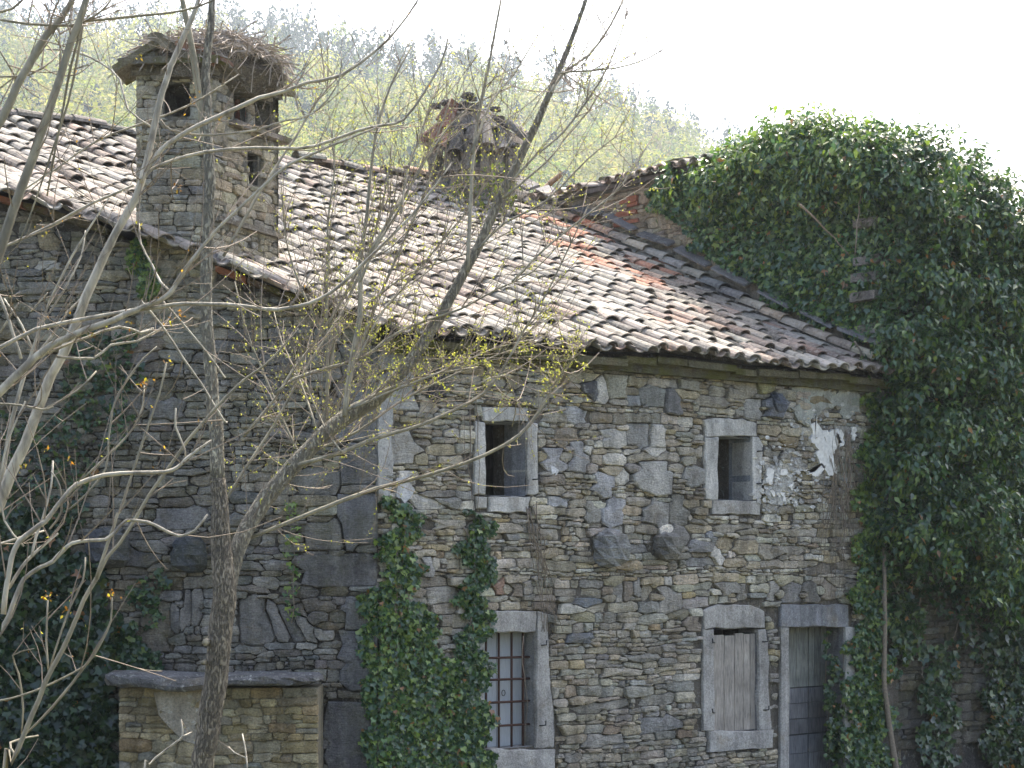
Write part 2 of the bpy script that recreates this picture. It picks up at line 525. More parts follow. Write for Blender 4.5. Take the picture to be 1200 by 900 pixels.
# ================================================================== THE FARMHOUSE (right-hand part)
house = thing('farmhouse', (14, D+2, 0), 'derelict rubble stone farmhouse with sagging clay tile roof and four small framed openings', 'house')
HOLES = {}
def hole(x0, y0, x1, y1):
    u0, za = MW(x0, y0); u1, zb = MW(x1, y0); zc = MW((x0+x1)/2, y1)[1]; zt = MW((x0+x1)/2, y0)[1]
    return (u0, u1, zc, zt)
H1 = hole(569, 494, 617, 581); H2 = hole(841, 512, 881, 586); H3 = hole(567, 741, 627, 877); H4 = hole(836, 737, 888, 857)
u0, z_ = MW(924, 735); u1, _ = MW(989, 735); H5 = (u0, u1, 0.02, MW(950, 735)[1])
EAVEZ = ZE+.30*.437-.03
def wall_top(u): return float(roof_z(u, D+.2))-.06
core = wall_base(OM, UX, NM, list(np.arange(UC, XR+.4, .25))+[XR+.4], wall_top, -.3, [H1, H2, H3, H4, H5], .55, M_MORTAR, house, name='wall')

# frames ---------------------------------------------------------------
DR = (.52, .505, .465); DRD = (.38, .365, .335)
def framed(label, hook_pts, pieces):
    w = mk('window_frame', *empty_plate(pieces['hole']), None, M_DARK, house)
    w['label'] = label
    return w
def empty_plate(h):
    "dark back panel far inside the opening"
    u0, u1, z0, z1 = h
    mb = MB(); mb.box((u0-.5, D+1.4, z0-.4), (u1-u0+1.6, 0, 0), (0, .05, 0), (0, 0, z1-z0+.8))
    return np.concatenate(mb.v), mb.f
def frame(name, label, h, parts, m=M_DRESS):
    "name: window/door part with dressed blocks as its own pieces"
    first = None
    ob = None
    for pn, quad, c, pr in parts:
        if ob is None:
            ob = block(house, name, OM, UX, NM, quad, m, c, pr, .30); ob['label'] = label
        else: block(ob, pn, OM, UX, NM, quad, m, c, pr, .30)
    return ob
def reveal(win, h, depth, c, m=M_DRESS, sides='rtlb'):
    u0, u1, z0, z1 = h; e = .003
    for sd_ in sides:
        mb = MB()
        if sd_ == 'r': mb.box((u1-e, D+.02, z0), (.06, 0, 0), (0, depth-.02, 0), (0, 0, z1-z0), c)
        if sd_ == 'l': mb.box((u0-.06+e, D+.02, z0), (.06, 0, 0), (0, depth-.02, 0), (0, 0, z1-z0), c)
        if sd_ == 't': mb.box((u0, D+.02, z1-e), (u1-u0, 0, 0), (0, depth-.02, 0), (0, 0, .06), c)
        if sd_ == 'b': mb.box((u0, D+.02, z0-.06+e), (u1-u0, 0, 0), (0, depth-.02, 0), (0, 0, .06), c)
        mbo('reveal', mb, m, win)
def hook(win, px, py, dirx=1):
    u, z = MW(px, py)
    tube_obj('hook', [(u, D+.02, z), (u, D-.05, z), (u+.045*dirx, D-.065, z+.005), (u+.05*dirx, D-.06, z+.05)], [.008]*4, M_IRON, win, 5)

def tube(pts, rad, n=6, cap=True):
    pts = np.asarray(pts, float); rad = np.asarray(rad, float); k = len(pts)
    T = np.gradient(pts, axis=0); T /= np.linalg.norm(T, axis=1)[:, None]+1e-12
    up = np.array([.31, .17, .93]) if abs(T[0][2]) < .8 else np.array([1., .2, .1])
    a = np.cross(T[0], up); a /= np.linalg.norm(a)
    V = []
    ang = np.linspace(0, 2*math.pi, n, endpoint=False)
    for i in range(k):
        a = a-T[i]*(a @ T[i]); a /= np.linalg.norm(a)+1e-12
        b = np.cross(T[i], a)
        V.append(pts[i]+rad[i]*(np.outer(np.cos(ang), a)+np.outer(np.sin(ang), b)))
    V = np.concatenate(V); Fc = []
    for i in range(k-1):
        for j in range(n):
            j2 = (j+1) % n
            Fc.append((i*n+j, i*n+j2, (i+1)*n+j2, (i+1)*n+j))
    if cap: Fc.append(tuple(range(n-1, -1, -1))); Fc.append(tuple((k-1)*n+j for j in range(n)))
    return V, Fc
def tube_obj(name, pts, rad, m, parent, n=6, c=(1, 1, 1), **k):
    V, Fc = tube(pts, rad, n)
    return mk(name, V, Fc, np.broadcast_to(np.array(c, float), (len(V), 3)), m, parent, smooth=True, **k)

w1 = frame('window', 'small upper window with pale stone frame, nearest the bend of the wall', H1, [
    ('lintel', mr(566, 477, 619, 493.5), DR, .015),
    ('jamb', mq((554, 579), (568, 580), (568, 495), (557, 493)), DR, .02),
    ('jamb', mq((617.5, 580), (630, 579), (629, 496), (617.5, 495)), DR, .015),
    ('sill', mq((572, 600), (617, 601), (621, 582), (571, 581.5)), DR, .03),
    ('sill', mq((558, 596), (569.5, 596), (570, 582), (556, 581)), DR, .02)])
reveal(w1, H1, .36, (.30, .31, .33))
hook(w1, 623, 562); 
w2 = frame('window', 'small upper window with grey stone frame, beside the white plaster patch', H2, [
    ('lintel', mq((826, 512), (886, 511.5), (886, 496), (870, 491.5), (838, 490), (823, 493)), DR, .02),
    ('jamb', mq((826, 585), (840.5, 586), (840.5, 512.5), (825, 512.5)), DR, .02),
    ('jamb', mq((881, 586), (891, 583), (893, 520), (889, 512), (881, 512)), DR, .02),
    ('sill', mq((834, 602), (890, 603), (891, 586.5), (834, 586.5)), DRD, .02)])
reveal(w2, H2, .36, (.27, .29, .31)); hook(w2, 886, 529); hook(w2, 885, 567)
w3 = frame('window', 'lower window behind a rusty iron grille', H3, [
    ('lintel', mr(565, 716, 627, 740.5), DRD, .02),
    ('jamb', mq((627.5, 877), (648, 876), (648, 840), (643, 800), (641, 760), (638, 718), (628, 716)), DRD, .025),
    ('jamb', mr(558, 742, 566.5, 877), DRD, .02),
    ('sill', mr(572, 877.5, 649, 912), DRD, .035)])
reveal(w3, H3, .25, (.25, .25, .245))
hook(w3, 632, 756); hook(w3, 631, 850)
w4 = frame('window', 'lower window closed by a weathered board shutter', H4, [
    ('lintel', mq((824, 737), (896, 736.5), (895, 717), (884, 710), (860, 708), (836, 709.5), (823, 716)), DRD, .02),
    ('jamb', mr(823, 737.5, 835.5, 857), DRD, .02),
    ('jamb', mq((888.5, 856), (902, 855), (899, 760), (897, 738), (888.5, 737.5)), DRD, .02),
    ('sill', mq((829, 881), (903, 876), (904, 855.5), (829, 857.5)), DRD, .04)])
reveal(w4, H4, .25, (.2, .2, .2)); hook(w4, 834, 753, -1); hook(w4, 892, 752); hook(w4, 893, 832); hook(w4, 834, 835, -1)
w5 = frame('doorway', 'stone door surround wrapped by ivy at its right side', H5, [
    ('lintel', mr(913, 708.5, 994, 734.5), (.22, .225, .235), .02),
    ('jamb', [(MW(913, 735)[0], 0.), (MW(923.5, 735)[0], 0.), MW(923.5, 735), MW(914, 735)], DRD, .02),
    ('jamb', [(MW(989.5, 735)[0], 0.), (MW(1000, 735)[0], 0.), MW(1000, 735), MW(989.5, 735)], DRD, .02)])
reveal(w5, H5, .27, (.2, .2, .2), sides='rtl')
# grille of lower window
def mpt(px, py, y): x, lam = MU(px, y); return np.array([x, y, 2.9+(650-py)/F*lam])
gr = None
yb = D+.10
ua, ub = H3[0], H3[1]
for px in (569.5, 584.5, 599.5, 613):
    p = mpt(px, 800, yb)
    o = tube_obj('grille_bar' if gr else 'grille', [(p[0], yb, H3[2]-.02), (p[0], yb, (H3[2]+H3[3])/2), (p[0], yb, H3[3]+.02)], [.0135]*3, M_RUST, gr or w3, 6)
    if gr is None: gr = w3
for py in (770.5, 796, 822.5, 850):
    z = mpt(592, py, yb)[2]
    tube_obj('grille_bar', [(ua-.02, yb-.012, z+.004), ((ua+ub)/2, yb-.014, z), (ub+.02, yb-.012, z-.004)], [.0135]*3, M_RUST, w3, 6)
mb = MB()
wp = (ub-ua)/4
for i in range(4): mb.box((ua+i*wp+.002, D+.21+.006*(i % 2), H3[2]), (wp-.006, 0, 0), (0, .02, 0), (0, 0, H3[3]-H3[2]))
mbo('window_board', mb, M_CLOTH, w3)
c0 = mpt(590, 812, D+.195); th = np.linspace(0, 2*math.pi, 13)
tube_obj('ring_pull', [c0+np.array([.022*math.cos(t), 0, .03*math.sin(t)]) for t in th], [.004]*13, M_IRON, w3, 5)
# shutter boards
def boards(parent, name, xs, y, z0, z1, colr, thick=.03, jz=.01, m=M_WOOD):
    for a, b in zip(xs[:-1], xs[1:]):
        mb = MB(); c = np.array(colr)*rng.uniform(.8, 1.2)
        dz = rng.uniform(-jz, jz); g = .004
        k = 7; zs = np.linspace(z0, z1+dz, k)
        wob = rng.normal(0, .0025, (2, k))
        V = []
        for i in range(k):
            for (xx, yy) in ((a+g+wob[0, i], y), (b-g+wob[1, i], y), (b-g+wob[1, i], y+thick), (a+g+wob[0, i], y+thick)): V.append((xx, yy+rng.normal(0, .001), zs[i]))
        Fc = [(0, 3, 2, 1), tuple(4*(k-1)+j for j in range(4))]
        for i in range(k-1):
            for j in range(4): Fc.append((4*i+j, 4*i+(j+1) % 4, 4*i+4+(j+1) % 4, 4*i+4+j))
        mb.add(V, Fc, c); mbo(name, mb, m, parent)
ys = D+.035
xs = [H4[0]+.005]+[mpt(px, 800, ys)[0] for px in (848.5, 861, 871.5, 879)]+[H4[1]-.005]
boards(w4, 'shutter_board', xs, ys, H4[2]+.005, H4[3]-.065, (.27, .245, .21), jz=.012)
mb = MB(); mb.box((H4[0], D+.075, H4[2]+.25), (H4[1]-H4[0], 0, 0), (0, .03, 0), (0, 0, .09), (.1, .09, .08)); mb.box((H4[0], D+.075, H4[3]-.35), (H4[1]-H4[0], 0, 0), (0, .03, 0), (0, 0, .09), (.1, .09, .08))
mbo('shutter_batten', mb, M_WOOD, w4)
# door leaf: two columns of wide boards, cross panels
yd = D+.27
door = None
xm = mpt(947.5, 800, yd)[0]; xL = H5[0]; xRr = H5[1]
zt = H5[3]
rows = [(zt-.72, zt-.005, (.20, .205, .18)), (zt-1.28, zt-.73, (.13, .13, .135)), (zt-1.95, zt-1.29, (.18, .185, .195)), (.02, zt-1.96, (.26, .27, .28))]
for (xa, xb) in ((xL, xm), (xm, xRr)):
    for k, (za, zb, c) in enumerate(rows):
        if zb <= za: continue
        mb = MB(); w = xb-xa
        nsub = 3 if k > 0 else 1
        if nsub == 1:
            for q in range(3): mb.box((xa+.006+q*w/3, yd+.002*q, za), (w/3-.01, 0, 0), (0, .04, 0), (0, 0, zb-za), np.array(c)*rng.uniform(.85, 1.2))
        else:
            hh = (zb-za)/nsub
            for q in range(nsub): mb.box((xa+.008, yd+rng.uniform(0, .012), za+q*hh+.004), (w-.014, 0, 0), (0, .04, 0), (0, 0, hh-.007), np.array(c)*rng.uniform(.75, 1.25), .0015)
        o = mbo('door_panel', mb, M_WOOD, w5)
        if k == 0: o['label'] = 'green and ochre stained top board'
mb = MB(); mb.box((xL, yd+.05, 0.02), (xRr-xL, 0, 0), (0, .02, 0), (0, 0, zt-.03), (.04, .04, .04)); mbo('door_backing', mb, M_WOOD, w5)
# inner dark boards visible through the upper windows
for h in (H1, H2):
    mb = MB()
    for i in range(10): mb.box((h[0]-.3, D+1.1+rng.uniform(0, .02), h[2]-.35+i*.17), (1.9, 0, 0), (0, .03, 0), (0, 0, .172), np.array((.10, .095, .085))*rng.uniform(.6, 1.3))
    mbo('inner_partition', mb, M_WOOD, house)

# hand placed stones of the front wall: px,py,half w,half h (px), rot(deg), colour, proud
HM = [
 (704, 458, 8, 13, -6, PALE, None), (722, 454, 11, 16, 0, (.36, .35, .26), None), (691, 456, 9, 11, -8, SLATE, .05), (761, 464, 13, 12, 0, (.23, .24, .22), None),
 (741, 469, 8, 8, 0, (.30, .32, .34), None), (787, 474, 8, 15, 5, DBLUE, .06), (674, 488, 15, 11, 0, (.36, .37, .38), None), (748, 508, 14, 15, 0, (.38, .38, .36), None),
 (770, 510, 10, 14, 6, PALE, None), (720, 514, 14, 14, 0, PALE, None), (680, 536, 11, 20, -8, (.34, .34, .33), None), (662, 509, 18, 7, 0, BROWN, None),
 (767, 558, 24, 21, 4, (.38, .375, .34), .03), (708, 566, 12, 17, 28, (.36, .365, .38), .03), (728, 558, 11, 10, 0, PALE, None), (814, 558, 11, 13, 0, (.30, .30, .28), None),
 (838, 472, 20, 6, 0, TAN, None), (814, 530, 21, 7, 0, TAN, None), (767, 531, 12, 6, 0, PALE, None), (768, 602, 15, 17, 12, (.27, .265, .24), None),
 (795, 596, 10, 19, -4, (.24, .235, .20), None), (716, 603, 13, 18, -3, (.37, .38, .40), .03), (692, 600, 10, 15, 5, (.35, .34, .29), None), (797, 627, 15, 11, 18, (.24, .23, .21), None),
 (744, 643, 16, 6, 0, BLUE, None), (820, 658, 20, 6, 0, BLUE, None), (746, 694, 4, 15, 3, GREY, None), (757, 694, 5, 15, -2, TAN, None), (735, 694, 5, 15, 6, BROWN, None), (724, 695, 5, 14, 8, GREY, None),
 (784, 706, 13, 14, 20, GREY, None), (686, 707, 17, 6, 0, (.17, .20, .235), None), (678, 721, 17, 6, 0, (.34, .31, .17), None), (703, 828, 36, 7, -2, (.26, .245, .20), None),
 (727, 787, 23, 6, 0, TAN, None), (753, 772, 22, 6, -4, (.24, .235, .20), None), (707, 867, 30, 8, -1, GREY, None), (770, 820, 27, 7, -2, (.25, .24, .20), None), (773, 848, 25, 10, -2, BLUE, None),
 (682, 748, 15, 6, 0, (.17, .19, .21), None), (512, 615, 4, 6, 0, PALE, None), (500, 664, 7, 17, -5, (.42, .42, .41), .03), (520, 698, 18, 11, 0, GREY, None),
 (505, 590, 22, 7, 2, PALE, None), (524, 588, 22, 7, 0, (.33, .33, .30), None), (520, 615, 28, 8, 0, TAN, None), (508, 451, 8, 18, -3, (.10, .095, .11), .07),
 (468, 455, 22, 30, 0, (.36, .36, .34), None), (468, 520, 22, 26, 0, (.38, .37, .33), None), (457, 420, 14, 18, 0, (.33, .33, .31), None), (480, 560, 14, 10, 0, PALE, None),
 (621, 455, 10, 6, 0, TAN, None), (632, 472, 9, 8, 0, (.34, .32, .24), None), (606, 446, 13, 7, 0, OCHRE, None), (634, 443, 12, 7, 0, (.36, .34, .26), None),
 (648, 536, 12, 14, 0, (.40, .40, .42), None), (688, 527, 6, 6, 0, PALE, None), (645, 562, 15, 6, 0, BROWN, None), (650, 575, 12, 5, 0, TAN, None), (655, 588, 14, 7, 0, (.38, .39, .41), None),
 (623, 619, 10, 7, 0, GREY, None), (640, 648, 15, 5, 0, OCHRE, None), (639, 625, 18, 7, 0, TAN, None), (605, 690, 9, 11, 0, BROWN, None), (617, 689, 7, 11, 0, (.33, .30, .25), None), (584, 687, 7, 12, 0, (.30, .17, .11), None),
 (872, 455, 14, 13, 0, TAN, None), (907, 474, 11, 13, 0, (.19, .21, .25), .07), (900, 450, 12, 9, -25, (.32, .30, .10), None), (882, 480, 10, 14, 0, (.33, .325, .30), None), (862, 462, 12, 8, 0, TAN, None),
 (959, 469, 16, 6, -4, (.25, .19, .085), None), (901, 505, 12, 6, 0, OCHRE, None), (922, 517, 12, 7, 4, (.28, .21, .10), None), (1000, 470, 10, 9, 0, (.35, .42, .37), None), (930, 542, 9, 8, 0, GREY, None),
 (850, 636, 15, 8, 0, OCHRE, None), (872, 641, 14, 9, 0, OCHRE, None), (862, 618, 22, 5, 0, TAN, None), (838, 650, 8, 9, 40, PALE, None), (896, 646, 9, 10, 0, TAN, None), (820, 640, 15, 8, 0, BLUE, None),
 (835, 630, 9, 5, 30, (.28, .30, .33), None), (812, 730, 9, 9, 0, BROWN, None), (860, 690, 18, 7, 0, GREY, None), (920, 646, 24, 7, 0, (.28, .25, .19), None), (958, 668, 22, 6, 0, DBROWN, None),
 (905, 692, 5, 12, 4, GREY, None), (869, 692, 5, 12, -4, GREY, None), (930, 695, 9, 15, 0, (.19, .19, .19), None), (950, 695, 8, 15, 0, (.2, .19, .17), None), (970, 692, 8, 14, 0, BROWN, None)]
hand = []
for px, py, a, b, rot, c, pr in HM:
    u, z = MW(px, py); lam = MU(px)[1]; s = F/lam; su = s*(math.cos(TH)-(px-600)/F*math.sin(TH))
    hand.append((u, z, a/su, b/s, -math.radians(rot), c, pr))
frames_px = [(552, 474, 632, 602), (821, 489, 895, 606), (556, 714, 650, 915), (820, 706, 906, 882), (911, 706, 1001, 1000)]
FB = [
 [(556, 493), (565, 492), (565, 476), (620, 476), (620, 493), (630, 494), (631, 580), (622, 582), (618, 602), (571, 601), (570, 597), (556, 596), (555, 580), (553, 579)],
 [(822, 491), (838, 488.5), (870, 490), (887, 495), (887, 511), (894, 519), (892, 585), (892, 604), (833, 603), (833, 587), (825, 586), (824, 513)],
 [(564, 715), (640, 715), (642, 760), (645, 800), (650, 840), (650, 912), (571, 912), (571, 878), (557, 878), (557, 741), (564, 741)],
 [(822, 738), (822, 715), (836, 708), (860, 706), (884, 708), (896, 716), (898, 738), (904, 854), (905, 876), (828, 882), (828, 858), (822, 858)],
 [(912, 1000), (912, 707), (995, 707), (1001, 735), (1001, 1000)]]
def corner_poly(px, py, off):  # protruding corbels
    pass
CORB = [(705, 642, 19, 23), (773, 640, 17, 17)]
def blockedM(U, ZZ):
    lam = U*A[0]+D*A[1]; px = 600+F*(U*R[0]+D*R[1])/lam; py = 650-F*(ZZ-2.9)/lam
    b = np.zeros(U.shape, bool)
    for q in FB: b |= inpoly(px, py, q)
    for cx, cy, a, b_ in CORB: b |= ((px-cx)/(a*.8))**2+((py-cy)/(b_*.8))**2 < 1
    for h in (H1, H2, H3, H4, H5): b |= (U > h[0]) & (U < h[1]) & (ZZ > h[2]) & (ZZ < h[3])
    b |= ZZ > EAVEZ-.17
    return b
LT = [(TAN, 3.0), (GREY, 2.4), (PALE, 3.0), (OCHRE, .9), (BLUE, 1.0), (BROWN, .9)]
LTL = [(TAN, 2.2), (GREY, 3), (PALE, .8), (OCHRE, .35), (BLUE, 1.4), (BROWN, 1.2)]
def palM(px, py):
    return LTL if py > 690 or px > 950 else LT
seeds = courses(UC-.1, XR+.2, .3, EAVEZ+.1, (.046, .125), (.12, .40), .022)
build_stones(core, OM, UX, NM, seeds, hand, blockedM, (UC+.01, XR+.05, .3, EAVEZ), lambda x, y: x > 440 and y < 960, palM, M_STONE,
             hide=lambda x, y: (x > 1003 and y > 520) or (430 < x < 555 and y > 760))
# corbels: faceted boulders sticking out of the wall
def boulder(name, c, ra, seed, colr, parent, m=M_STONE, flat=.0, lab=None):
    r = np.random.default_rng(seed)
    nlat, nlon = 6, 9; V = [c+np.array([0, 0, ra[2]])]
    for i in range(1, nlat):
        t = math.pi*i/nlat
        for j in range(nlon):
            p = 2*math.pi*j/nlon+.35*i
            d = np.array([math.sin(t)*math.cos(p), math.sin(t)*math.sin(p), math.cos(t)])
            d = np.sign(d)*abs(d)**.72
            V.append(c+d*ra*r.uniform(.82, 1.08))
    V.append(c-np.array([0, 0, ra[2]])); Fc = []
    for j in range(nlon): Fc.append((0, 1+j, 1+(j+1) % nlon))
    for i in range(nlat-2):
        for j in range(nlon):
            a = 1+i*nlon+j; b = 1+i*nlon+(j+1) % nlon
            Fc.append((a, a+nlon, b+nlon, b))
    L = len(V)-1
    for j in range(nlon): Fc.append((1+(nlat-2)*nlon+(j+1) % nlon, 1+(nlat-2)*nlon+j, L))
    o = mk(name, np.array(V), Fc, np.broadcast_to(np.array(colr), (len(V), 3)), m, parent)
    if lab: o['label'] = lab
    return o
def mw3(px, py, off=0): u, z = MW(px, py); return np.array([u, D-off, z])
def lw3(px, py, off=0):
    u, z = LWp(px, py); return OL+u*UL+z*Z+NL*off
boulder('corbel', mw3(708, 642, .06), np.array([.17, .26, .21]), 3, (.44, .44, .43), core)
boulder('corbel', mw3(776, 640, .05), np.array([.15, .22, .16]), 5, (.36, .345, .31), core)
boulder('corbel', mw3(908, 474, .0), np.array([.11, .14, .13]), 9, (.16, .18, .22), core)
boulder('corbel', mw3(509, 452, .0), np.array([.10, .14, .17]), 11, (.12, .11, .12), core)
# white plaster patches
M_SMEAR = rock_material('old_lime_smear', lichen=.5, lamina=0, dist=.012)
def patch(name, pts, off, o3fun, m, jit=1.1, sub=4):
    mb = MB()
    q = np.array(pts, float); ring = []
    for i in range(len(q)):
        a, b = q[i], q[(i+1) % len(q)]
        for t in range(sub): ring.append(a+(b-a)*t/sub+rng.normal(0, jit if t else jit*.4, 2))
    ring = np.array(ring); k = len(ring)
    f_ = [o3fun(x, y, off) for x, y in ring]; b_ = [o3fun(x, y, -.03) for x, y in ring]
    Fc = [tuple(range(k-1, -1, -1))]+[(i, (i+1) % k, k+(i+1) % k, k+i) for i in range(k)]
    mb.add(f_+b_, Fc); return mbo(name, mb, m, core)
PL = [[(953, 484), (955, 498), (968, 507), (975, 503), (981, 512), (981, 520), (975, 527), (973, 533), (978, 552), (974, 556), (968, 558), (956, 538), (955, 525), (947, 515), (948, 498), (952, 496)],
      [(976, 504), (983, 504), (986, 521), (981, 524), (978, 513)], [(995, 502), (1000, 501), (1001, 510), (998, 517), (995, 514)],
      [(944, 552), (951, 553), (961, 543), (964, 548), (957, 556), (953, 559), (945, 556)],
      [(896, 551), (902, 549), (903, 560), (900, 568), (895, 566)], [(911, 549), (921, 551), (920, 558), (912, 557)], [(911, 578), (916, 577), (918, 588), (914, 587)],
      [(921, 570), (926, 566), (925, 575)], [(900, 574), (905, 576), (903, 582)]]
for q in PL: patch('plaster_patch', q, .045, mw3, M_PLASTER)
def smear(pts, off, c, jit=1.5):
    o = patch('mortar_and_light_smear', pts, off, mw3, M_SMEAR, jit)
    at = o.data.color_attributes['Col']; 
    for d in at.data: d.color = (*c, 1)
for q, c in [([(926, 455), (958, 452), (975, 462), (985, 456), (1003, 458), (1010, 470), (1004, 486), (985, 490), (984, 478), (966, 478), (962, 488), (950, 490), (945, 500), (934, 492), (925, 478), (938, 470), (930, 463)], (.36, .365, .32)),
          ([(894, 545), (912, 540), (927, 548), (930, 562), (925, 578), (915, 592), (900, 590), (893, 570)], (.38, .37, .33)),
          ([(446, 470), (452, 440), (459, 470), (457, 520), (460, 560), (456, 585), (443, 584), (442, 500)], (.38, .375, .355)),  # pale corner strip: stronger light on the quoin return put into the colour
          ([(644, 545), (653, 540), (656, 548), (650, 557), (645, 553)], (.6, .6, .6)),
          ([(462, 560), (478, 556), (484, 575), (474, 590), (462, 582)], (.5, .5, .5))]: smear(q, .028, c)
mb = MB()
for k in range(230):
    x, y = (rng.normal(915, 16), rng.normal(565, 20)) if k % 3 else (rng.uniform(925, 1005), rng.uniform(455, 600))
    r = rng.uniform(1.2, 3.6); n_ = 6; ring = [mw3(x+r*math.cos(t)*rng.uniform(.5, 1.3), y+r*math.sin(t)*rng.uniform(.4, 1.2), rng.uniform(.022, .04)) for t in np.linspace(0, 2*math.pi, n_, endpoint=False)]
    mb.add(ring+[mw3(x, y, .0)], [tuple(range(n_-1, -1, -1))]+[(i, (i+1) % n_, n_) for i in range(n_)], np.array((.66, .65, .61))*rng.uniform(.6, 1.1))
mbo('plaster_flecks', mb, M_SMEAR, core, kind='stuff')
# cornice of flat slabs under the eave
u = UC+.05
while u < XR-.05:
    w = min(rng.uniform(.35, .8), XR-u)
    z = float(roof_z(u+w/2, D-.1))-.19
    mb = MB(); mb.box((u, D-.20+rng.uniform(-.02, .02), z), (w-.012, 0, rng.uniform(-.008, .008)), (0, .4, 0), (0, 0, .065+rng.uniform(0, .012)), np.array((.22, .2, .12))*rng.uniform(.8, 1.2), .005)
    mbo('cornice_slab', mb, M_CORNICE, house); u += w
mb = MB(); mb.box((UC+.1, D-.10, float(roof_z(14, D-.1))-.29), (XR-UC-.1, 0, 0), (0, .3, 0), (0, 0, .11), (.16, .15, .10)); mbo('cornice_bed', mb, M_CORNICE, house)
# ================================================================== THE WING (left part, turned towards the camera)
wing = thing('house_wing', (UC-2, D+1.5, 0), 'dark grey rubble wing of the farmhouse under a slanting tiled verge, behind the bare trees', 'house')
def wing_top(u):
    p = OL+u*UL; return float(roof_z(p[0], p[1]+.1))-.12
UW0 = -4.6
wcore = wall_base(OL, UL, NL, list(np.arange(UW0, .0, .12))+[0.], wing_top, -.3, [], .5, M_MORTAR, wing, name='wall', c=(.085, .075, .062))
HL = [ # px,py,half w,half h,rot,colour,proud
 (194, 480, 23, 16, 0, DBLUE, .04), (214, 607, 31, 14, -3, DBLUE, .03), (160, 655, 28, 12, 8, (.12, .125, .14), .04), (178, 640, 22, 9, 0, DGREY, None), (172, 628, 26, 5, 0, DGREY, None),
 (395, 669, 48, 21, 0, (.15, .15, .155), .03), (420, 545, 20, 26, 0, (.17, .175, .185), .03), (420, 608, 21, 36, 0, (.16, .165, .18), .03), (379, 628, 24, 18, 0, DGREY, .02), (372, 562, 26, 16, 0, DGREY, None),
 (421, 718, 19, 22, 0, (.15, .155, .165), .03), (418, 775, 20, 36, 0, (.15, .155, .165), .03), (408, 862, 30, 44, 0, (.14, .145, .16), .035), (415, 480, 24, 36, 0, (.19, .195, .205), .02), (420, 425, 18, 20, 0, (.2, .2, .2), .02),
 (315, 455, 17, 9, 0, DBLUE, None), (380, 440, 20, 8, 0, GREY, None), (300, 720, 20, 30, -20, DGREY, None), (322, 725, 8, 28, -26, DGREY, None), (340, 728, 7, 26, -28, DBLUE, None), (357, 735, 6, 24, -34, DGREY, None),
 (286, 690, 30, 6, 0, DBROWN, None), (318, 662, 20, 7, 0, DGREY, None), (350, 715, 8, 8, 0, DBROWN, None), (372, 710, 18, 8, 0, DBROWN, None), (200, 700, 14, 6, 0, DBLUE, None), (218, 715, 7, 20, 8, DGREY, None), (232, 712, 7, 20, 0, DGREY, None), (205, 722, 6, 22, 4, DBLUE, None),
 (185, 740, 20, 26, 0, DBROWN, None), (57, 283, 18, 9, 0, OCHRE, None), (60, 313, 14, 6, 0, PALE, None), (40, 338, 22, 7, 0, GREY, None), (55, 312, 16, 6, 0, PALE, None), (25, 320, 26, 5, 0, DBLUE, None), (93, 303, 24, 6, 0, DBLUE, None), (112, 283, 10, 8, 0, DBLUE, None),
 (270, 610, 20, 8, 0, DBLUE, None), (300, 596, 18, 8, 0, DGREY, None), (186, 427, 16, 6, 0, DBROWN, None), (198, 452, 12, 7, 0, (.16, .145, .10), None), (140, 470, 22, 9, 0, DGREY, None), (135, 413, 20, 9, 0, DGREY, None), (240, 575, 14, 5, 0, DGREY, None)]
hand = []
for px, py, a, b, rot, c, pr in HL:
    u, z = LWp(px, py); s = F/LC; hand.append((u, z, a/s, b/s, -math.radians(rot), c, pr))
CORL = [(128, 642, 24, 22), (222, 648, 20, 21)]
def blockedL(U, ZZ):
    px = 441+U/LC*F; py = 650-F*(ZZ-2.9)/LC
    b = np.zeros(U.shape, bool)
    for cx, cy, a, b_ in CORL: b |= ((px-cx)/(a*.8))**2+((py-cy)/(b_*.8))**2 < 1
    x = OL[0]+U*UL[0]; y = OL[1]+U*UL[1]+.1
    b |= ZZ > ZE+(y-YE)*.437+roof_h(x, (y-YE)/math.cos(ALF))-.14
    return b
seeds = courses(UW0, 0, .7, 7.2, (.046, .125), (.12, .40), .022)
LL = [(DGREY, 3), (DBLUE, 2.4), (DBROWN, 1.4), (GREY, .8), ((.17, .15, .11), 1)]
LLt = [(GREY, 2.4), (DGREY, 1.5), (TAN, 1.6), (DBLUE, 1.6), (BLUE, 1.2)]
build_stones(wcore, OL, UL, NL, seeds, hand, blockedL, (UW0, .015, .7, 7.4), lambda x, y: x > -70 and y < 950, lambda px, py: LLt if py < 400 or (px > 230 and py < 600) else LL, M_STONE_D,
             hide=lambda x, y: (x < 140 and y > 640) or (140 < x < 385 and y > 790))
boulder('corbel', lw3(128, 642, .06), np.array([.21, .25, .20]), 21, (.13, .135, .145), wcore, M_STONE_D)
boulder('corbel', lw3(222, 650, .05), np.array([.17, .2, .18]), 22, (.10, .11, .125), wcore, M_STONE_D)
# brick and wall-plate line under the verge
for i, (x0, x1) in enumerate([(2, 30), (31, 60), (62, 92), (94, 128), (255, 290), (292, 330), (335, 380), (382, 436)]):
    a = lw3(x0, 300); b = lw3(x1, 300); zt0 = wing_top((x0-441)/F*LC); zt1 = wing_top((x1-441)/F*LC)
    mb = MB(); mb.box(np.array([a[0], a[1], zt0-.02])+NL*.14, (b[0]-a[0], b[1]-a[1], zt1-zt0), -NL*.4, (0, 0, .055), (.2, .13, .09) if i in (0, 1, 4, 5) else (.2, .17, .12), .006)
    mbo('verge_slab', mb, M_BRICK if i in (0, 4) else M_CORNICE, wing)

